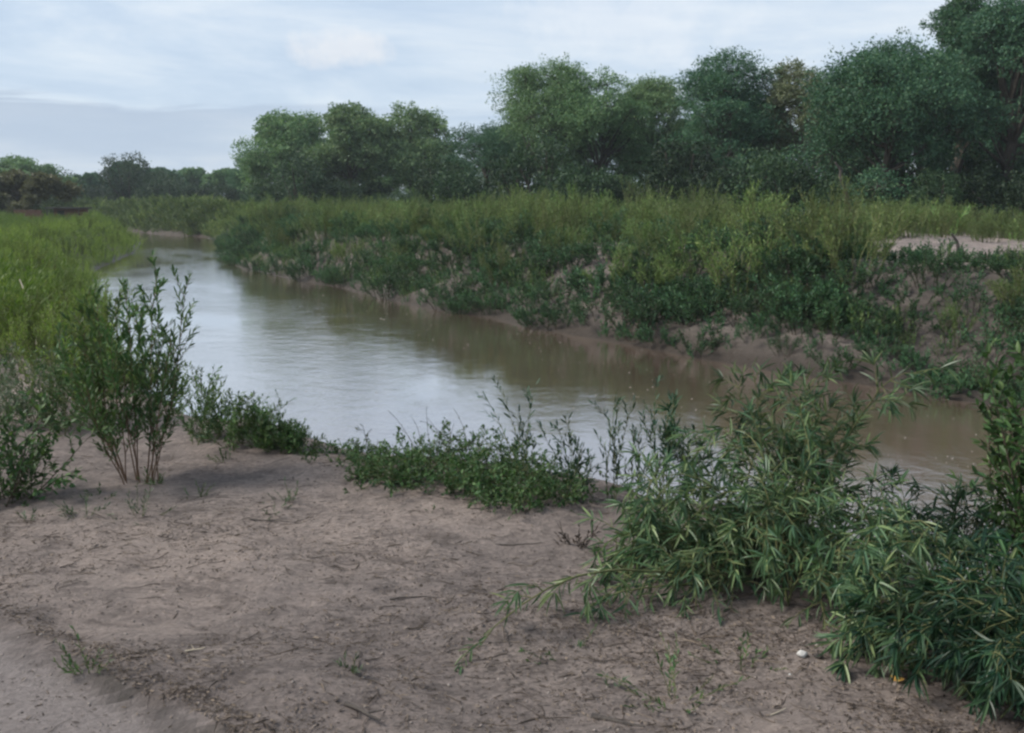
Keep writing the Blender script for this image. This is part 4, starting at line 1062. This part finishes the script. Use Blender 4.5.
# litter: bits of twig, dry leaf and crumbs nobody could count
def litter():
    rng = np.random.default_rng(55); a = Acc()
    n = 26000
    px = rng.uniform(-40, 1064, n * 3); py = 440 + 320 * rng.uniform(0, 1, n * 3) ** .8
    x = np.empty(len(px)); y = np.empty(len(px))
    for i in range(len(px)): x[i], y[i] = at_z(px[i], py[i], 1.4)
    ok = (~inside(x, y)) & (seg_dist(x, y, NEARLINE) > 1.2) & (vnoise(x * 1.3, y * 2.6, 66) + .35 * vnoise(x * 5, y * 9, 67) > rng.uniform(-.45, .35, len(x)))
    s = (x - TRACK_A[0]) * _tn[0] + (y - TRACK_A[1]) * _tn[1]
    ok &= (s < -.02) | (rng.uniform(0, 1, len(x)) < .06)
    ok |= (np.abs(s + .06 + .05 * vnoise(x * 3, y * 3, 5)) < .05) & (y < 7) & (rng.uniform(0, 1, len(x)) < .9)
    x, y = x[ok][:n], y[ok][:n]; z = height(x, y); m = len(x)
    th = rng.uniform(0, 6.28, m); L = rng.lognormal(-4.35, .55, m) * np.where(rng.uniform(0, 1, m) < .03, 3.0, 1); wd = np.minimum(rng.uniform(.0015, .007, m), L * .5)
    D = np.stack([np.cos(th), np.sin(th), rng.normal(0, .12, m)], 1)
    leaves(a, np.stack([x, y, z + .004], 1), D, L, wd, rng, LANCE_FLAT, .5)
    for i in range(650):
        q = rng.integers(0, m); pt = grow((x[q], y[q], z[q] + .004), (rng.normal(), rng.normal() * .6, .03), rng.uniform(.03, .15), rng, 5, 0, .22)
        pt[:, 2] = height(pt[:, 0], pt[:, 1]) + .003; tube(a, pt, rng.uniform(.0009, .0022), .0006, 4)
    o = a.build('litter', M['litter']); tag(o, 'scattered bits of dry leaf and twig over the sand', 'litter', None, 'stuff')
    a = Acc(); n = 900
    px = rng.uniform(-40, 1064, n); py = 450 + 300 * rng.uniform(0, 1, n)
    base = np.array([(0, 0, 1), (1, 0, 0), (0, 1, 0), (-1, 0, 0), (0, -1, 0), (0, 0, -1)], float); tf = [(0, 1, 2), (0, 2, 3), (0, 3, 4), (0, 4, 1), (5, 2, 1), (5, 3, 2), (5, 4, 3), (5, 1, 4)]
    for i in range(n):
        x, y = at_z(px[i], py[i], 1.4)
        z = H1(x, y)
        if z < 1.2: continue
        r_ = rng.uniform(.0025, .008)
        a.add(base * rng.uniform(.6, 1.3, (6, 1)) * r_ * [1, 1, .6] + [x, y, z + r_ * .2], tf)
    o = a.build('pebbles', M['pebble'], smooth=True); tag(o, 'scattered crumbs and tiny pebbles on the sand', 'pebbles', None, 'stuff')
M['litter'] = leaf_mat('dry litter', (0.045, 0.035, 0.028), (0.10, 0.078, 0.060), (0.26, 0.21, 0.16), trans=.05, rough=.9)
litter()

# flecks drifting on the river
def flecks():
    rng = np.random.default_rng(15); a = Acc(); k = 0
    zones = [(540, 720, 348, 440, 60, .011), (300, 400, 282, 300, 9, .03), (380, 420, 314, 320, 5, .03), (400, 560, 325, 350, 18, .015), (880, 980, 410, 470, 16, .009), (230, 480, 300, 420, 14, .011)]
    for x0, x1, y0, y1, n, s in zones:
        for i in range(n):
            x, y = at_z(rng.uniform(x0, x1), rng.uniform(y0, y1), 0)
            if not inside(np.array([x]), np.array([y]))[0]: continue
            m = 7; an = np.linspace(0, 2 * math.pi, m, endpoint=False); rr = s * rng.uniform(.3, 1.1) * rng.uniform(.6, 1.2, m)
            el = rng.uniform(1, 2.2)
            V = [(x, y, .012)] + [(x + rr[j] * el * math.cos(an[j]), y + rr[j] * math.sin(an[j]), .004) for j in range(m)]
            a.add(V, [(0, 1 + j, 1 + (j + 1) % m) for j in range(m)])
    o = a.build('floating_flecks', M['foam']); tag(o, 'flecks of foam and dry bits drifting on the brown water', 'flecks', None, 'stuff')
flecks()
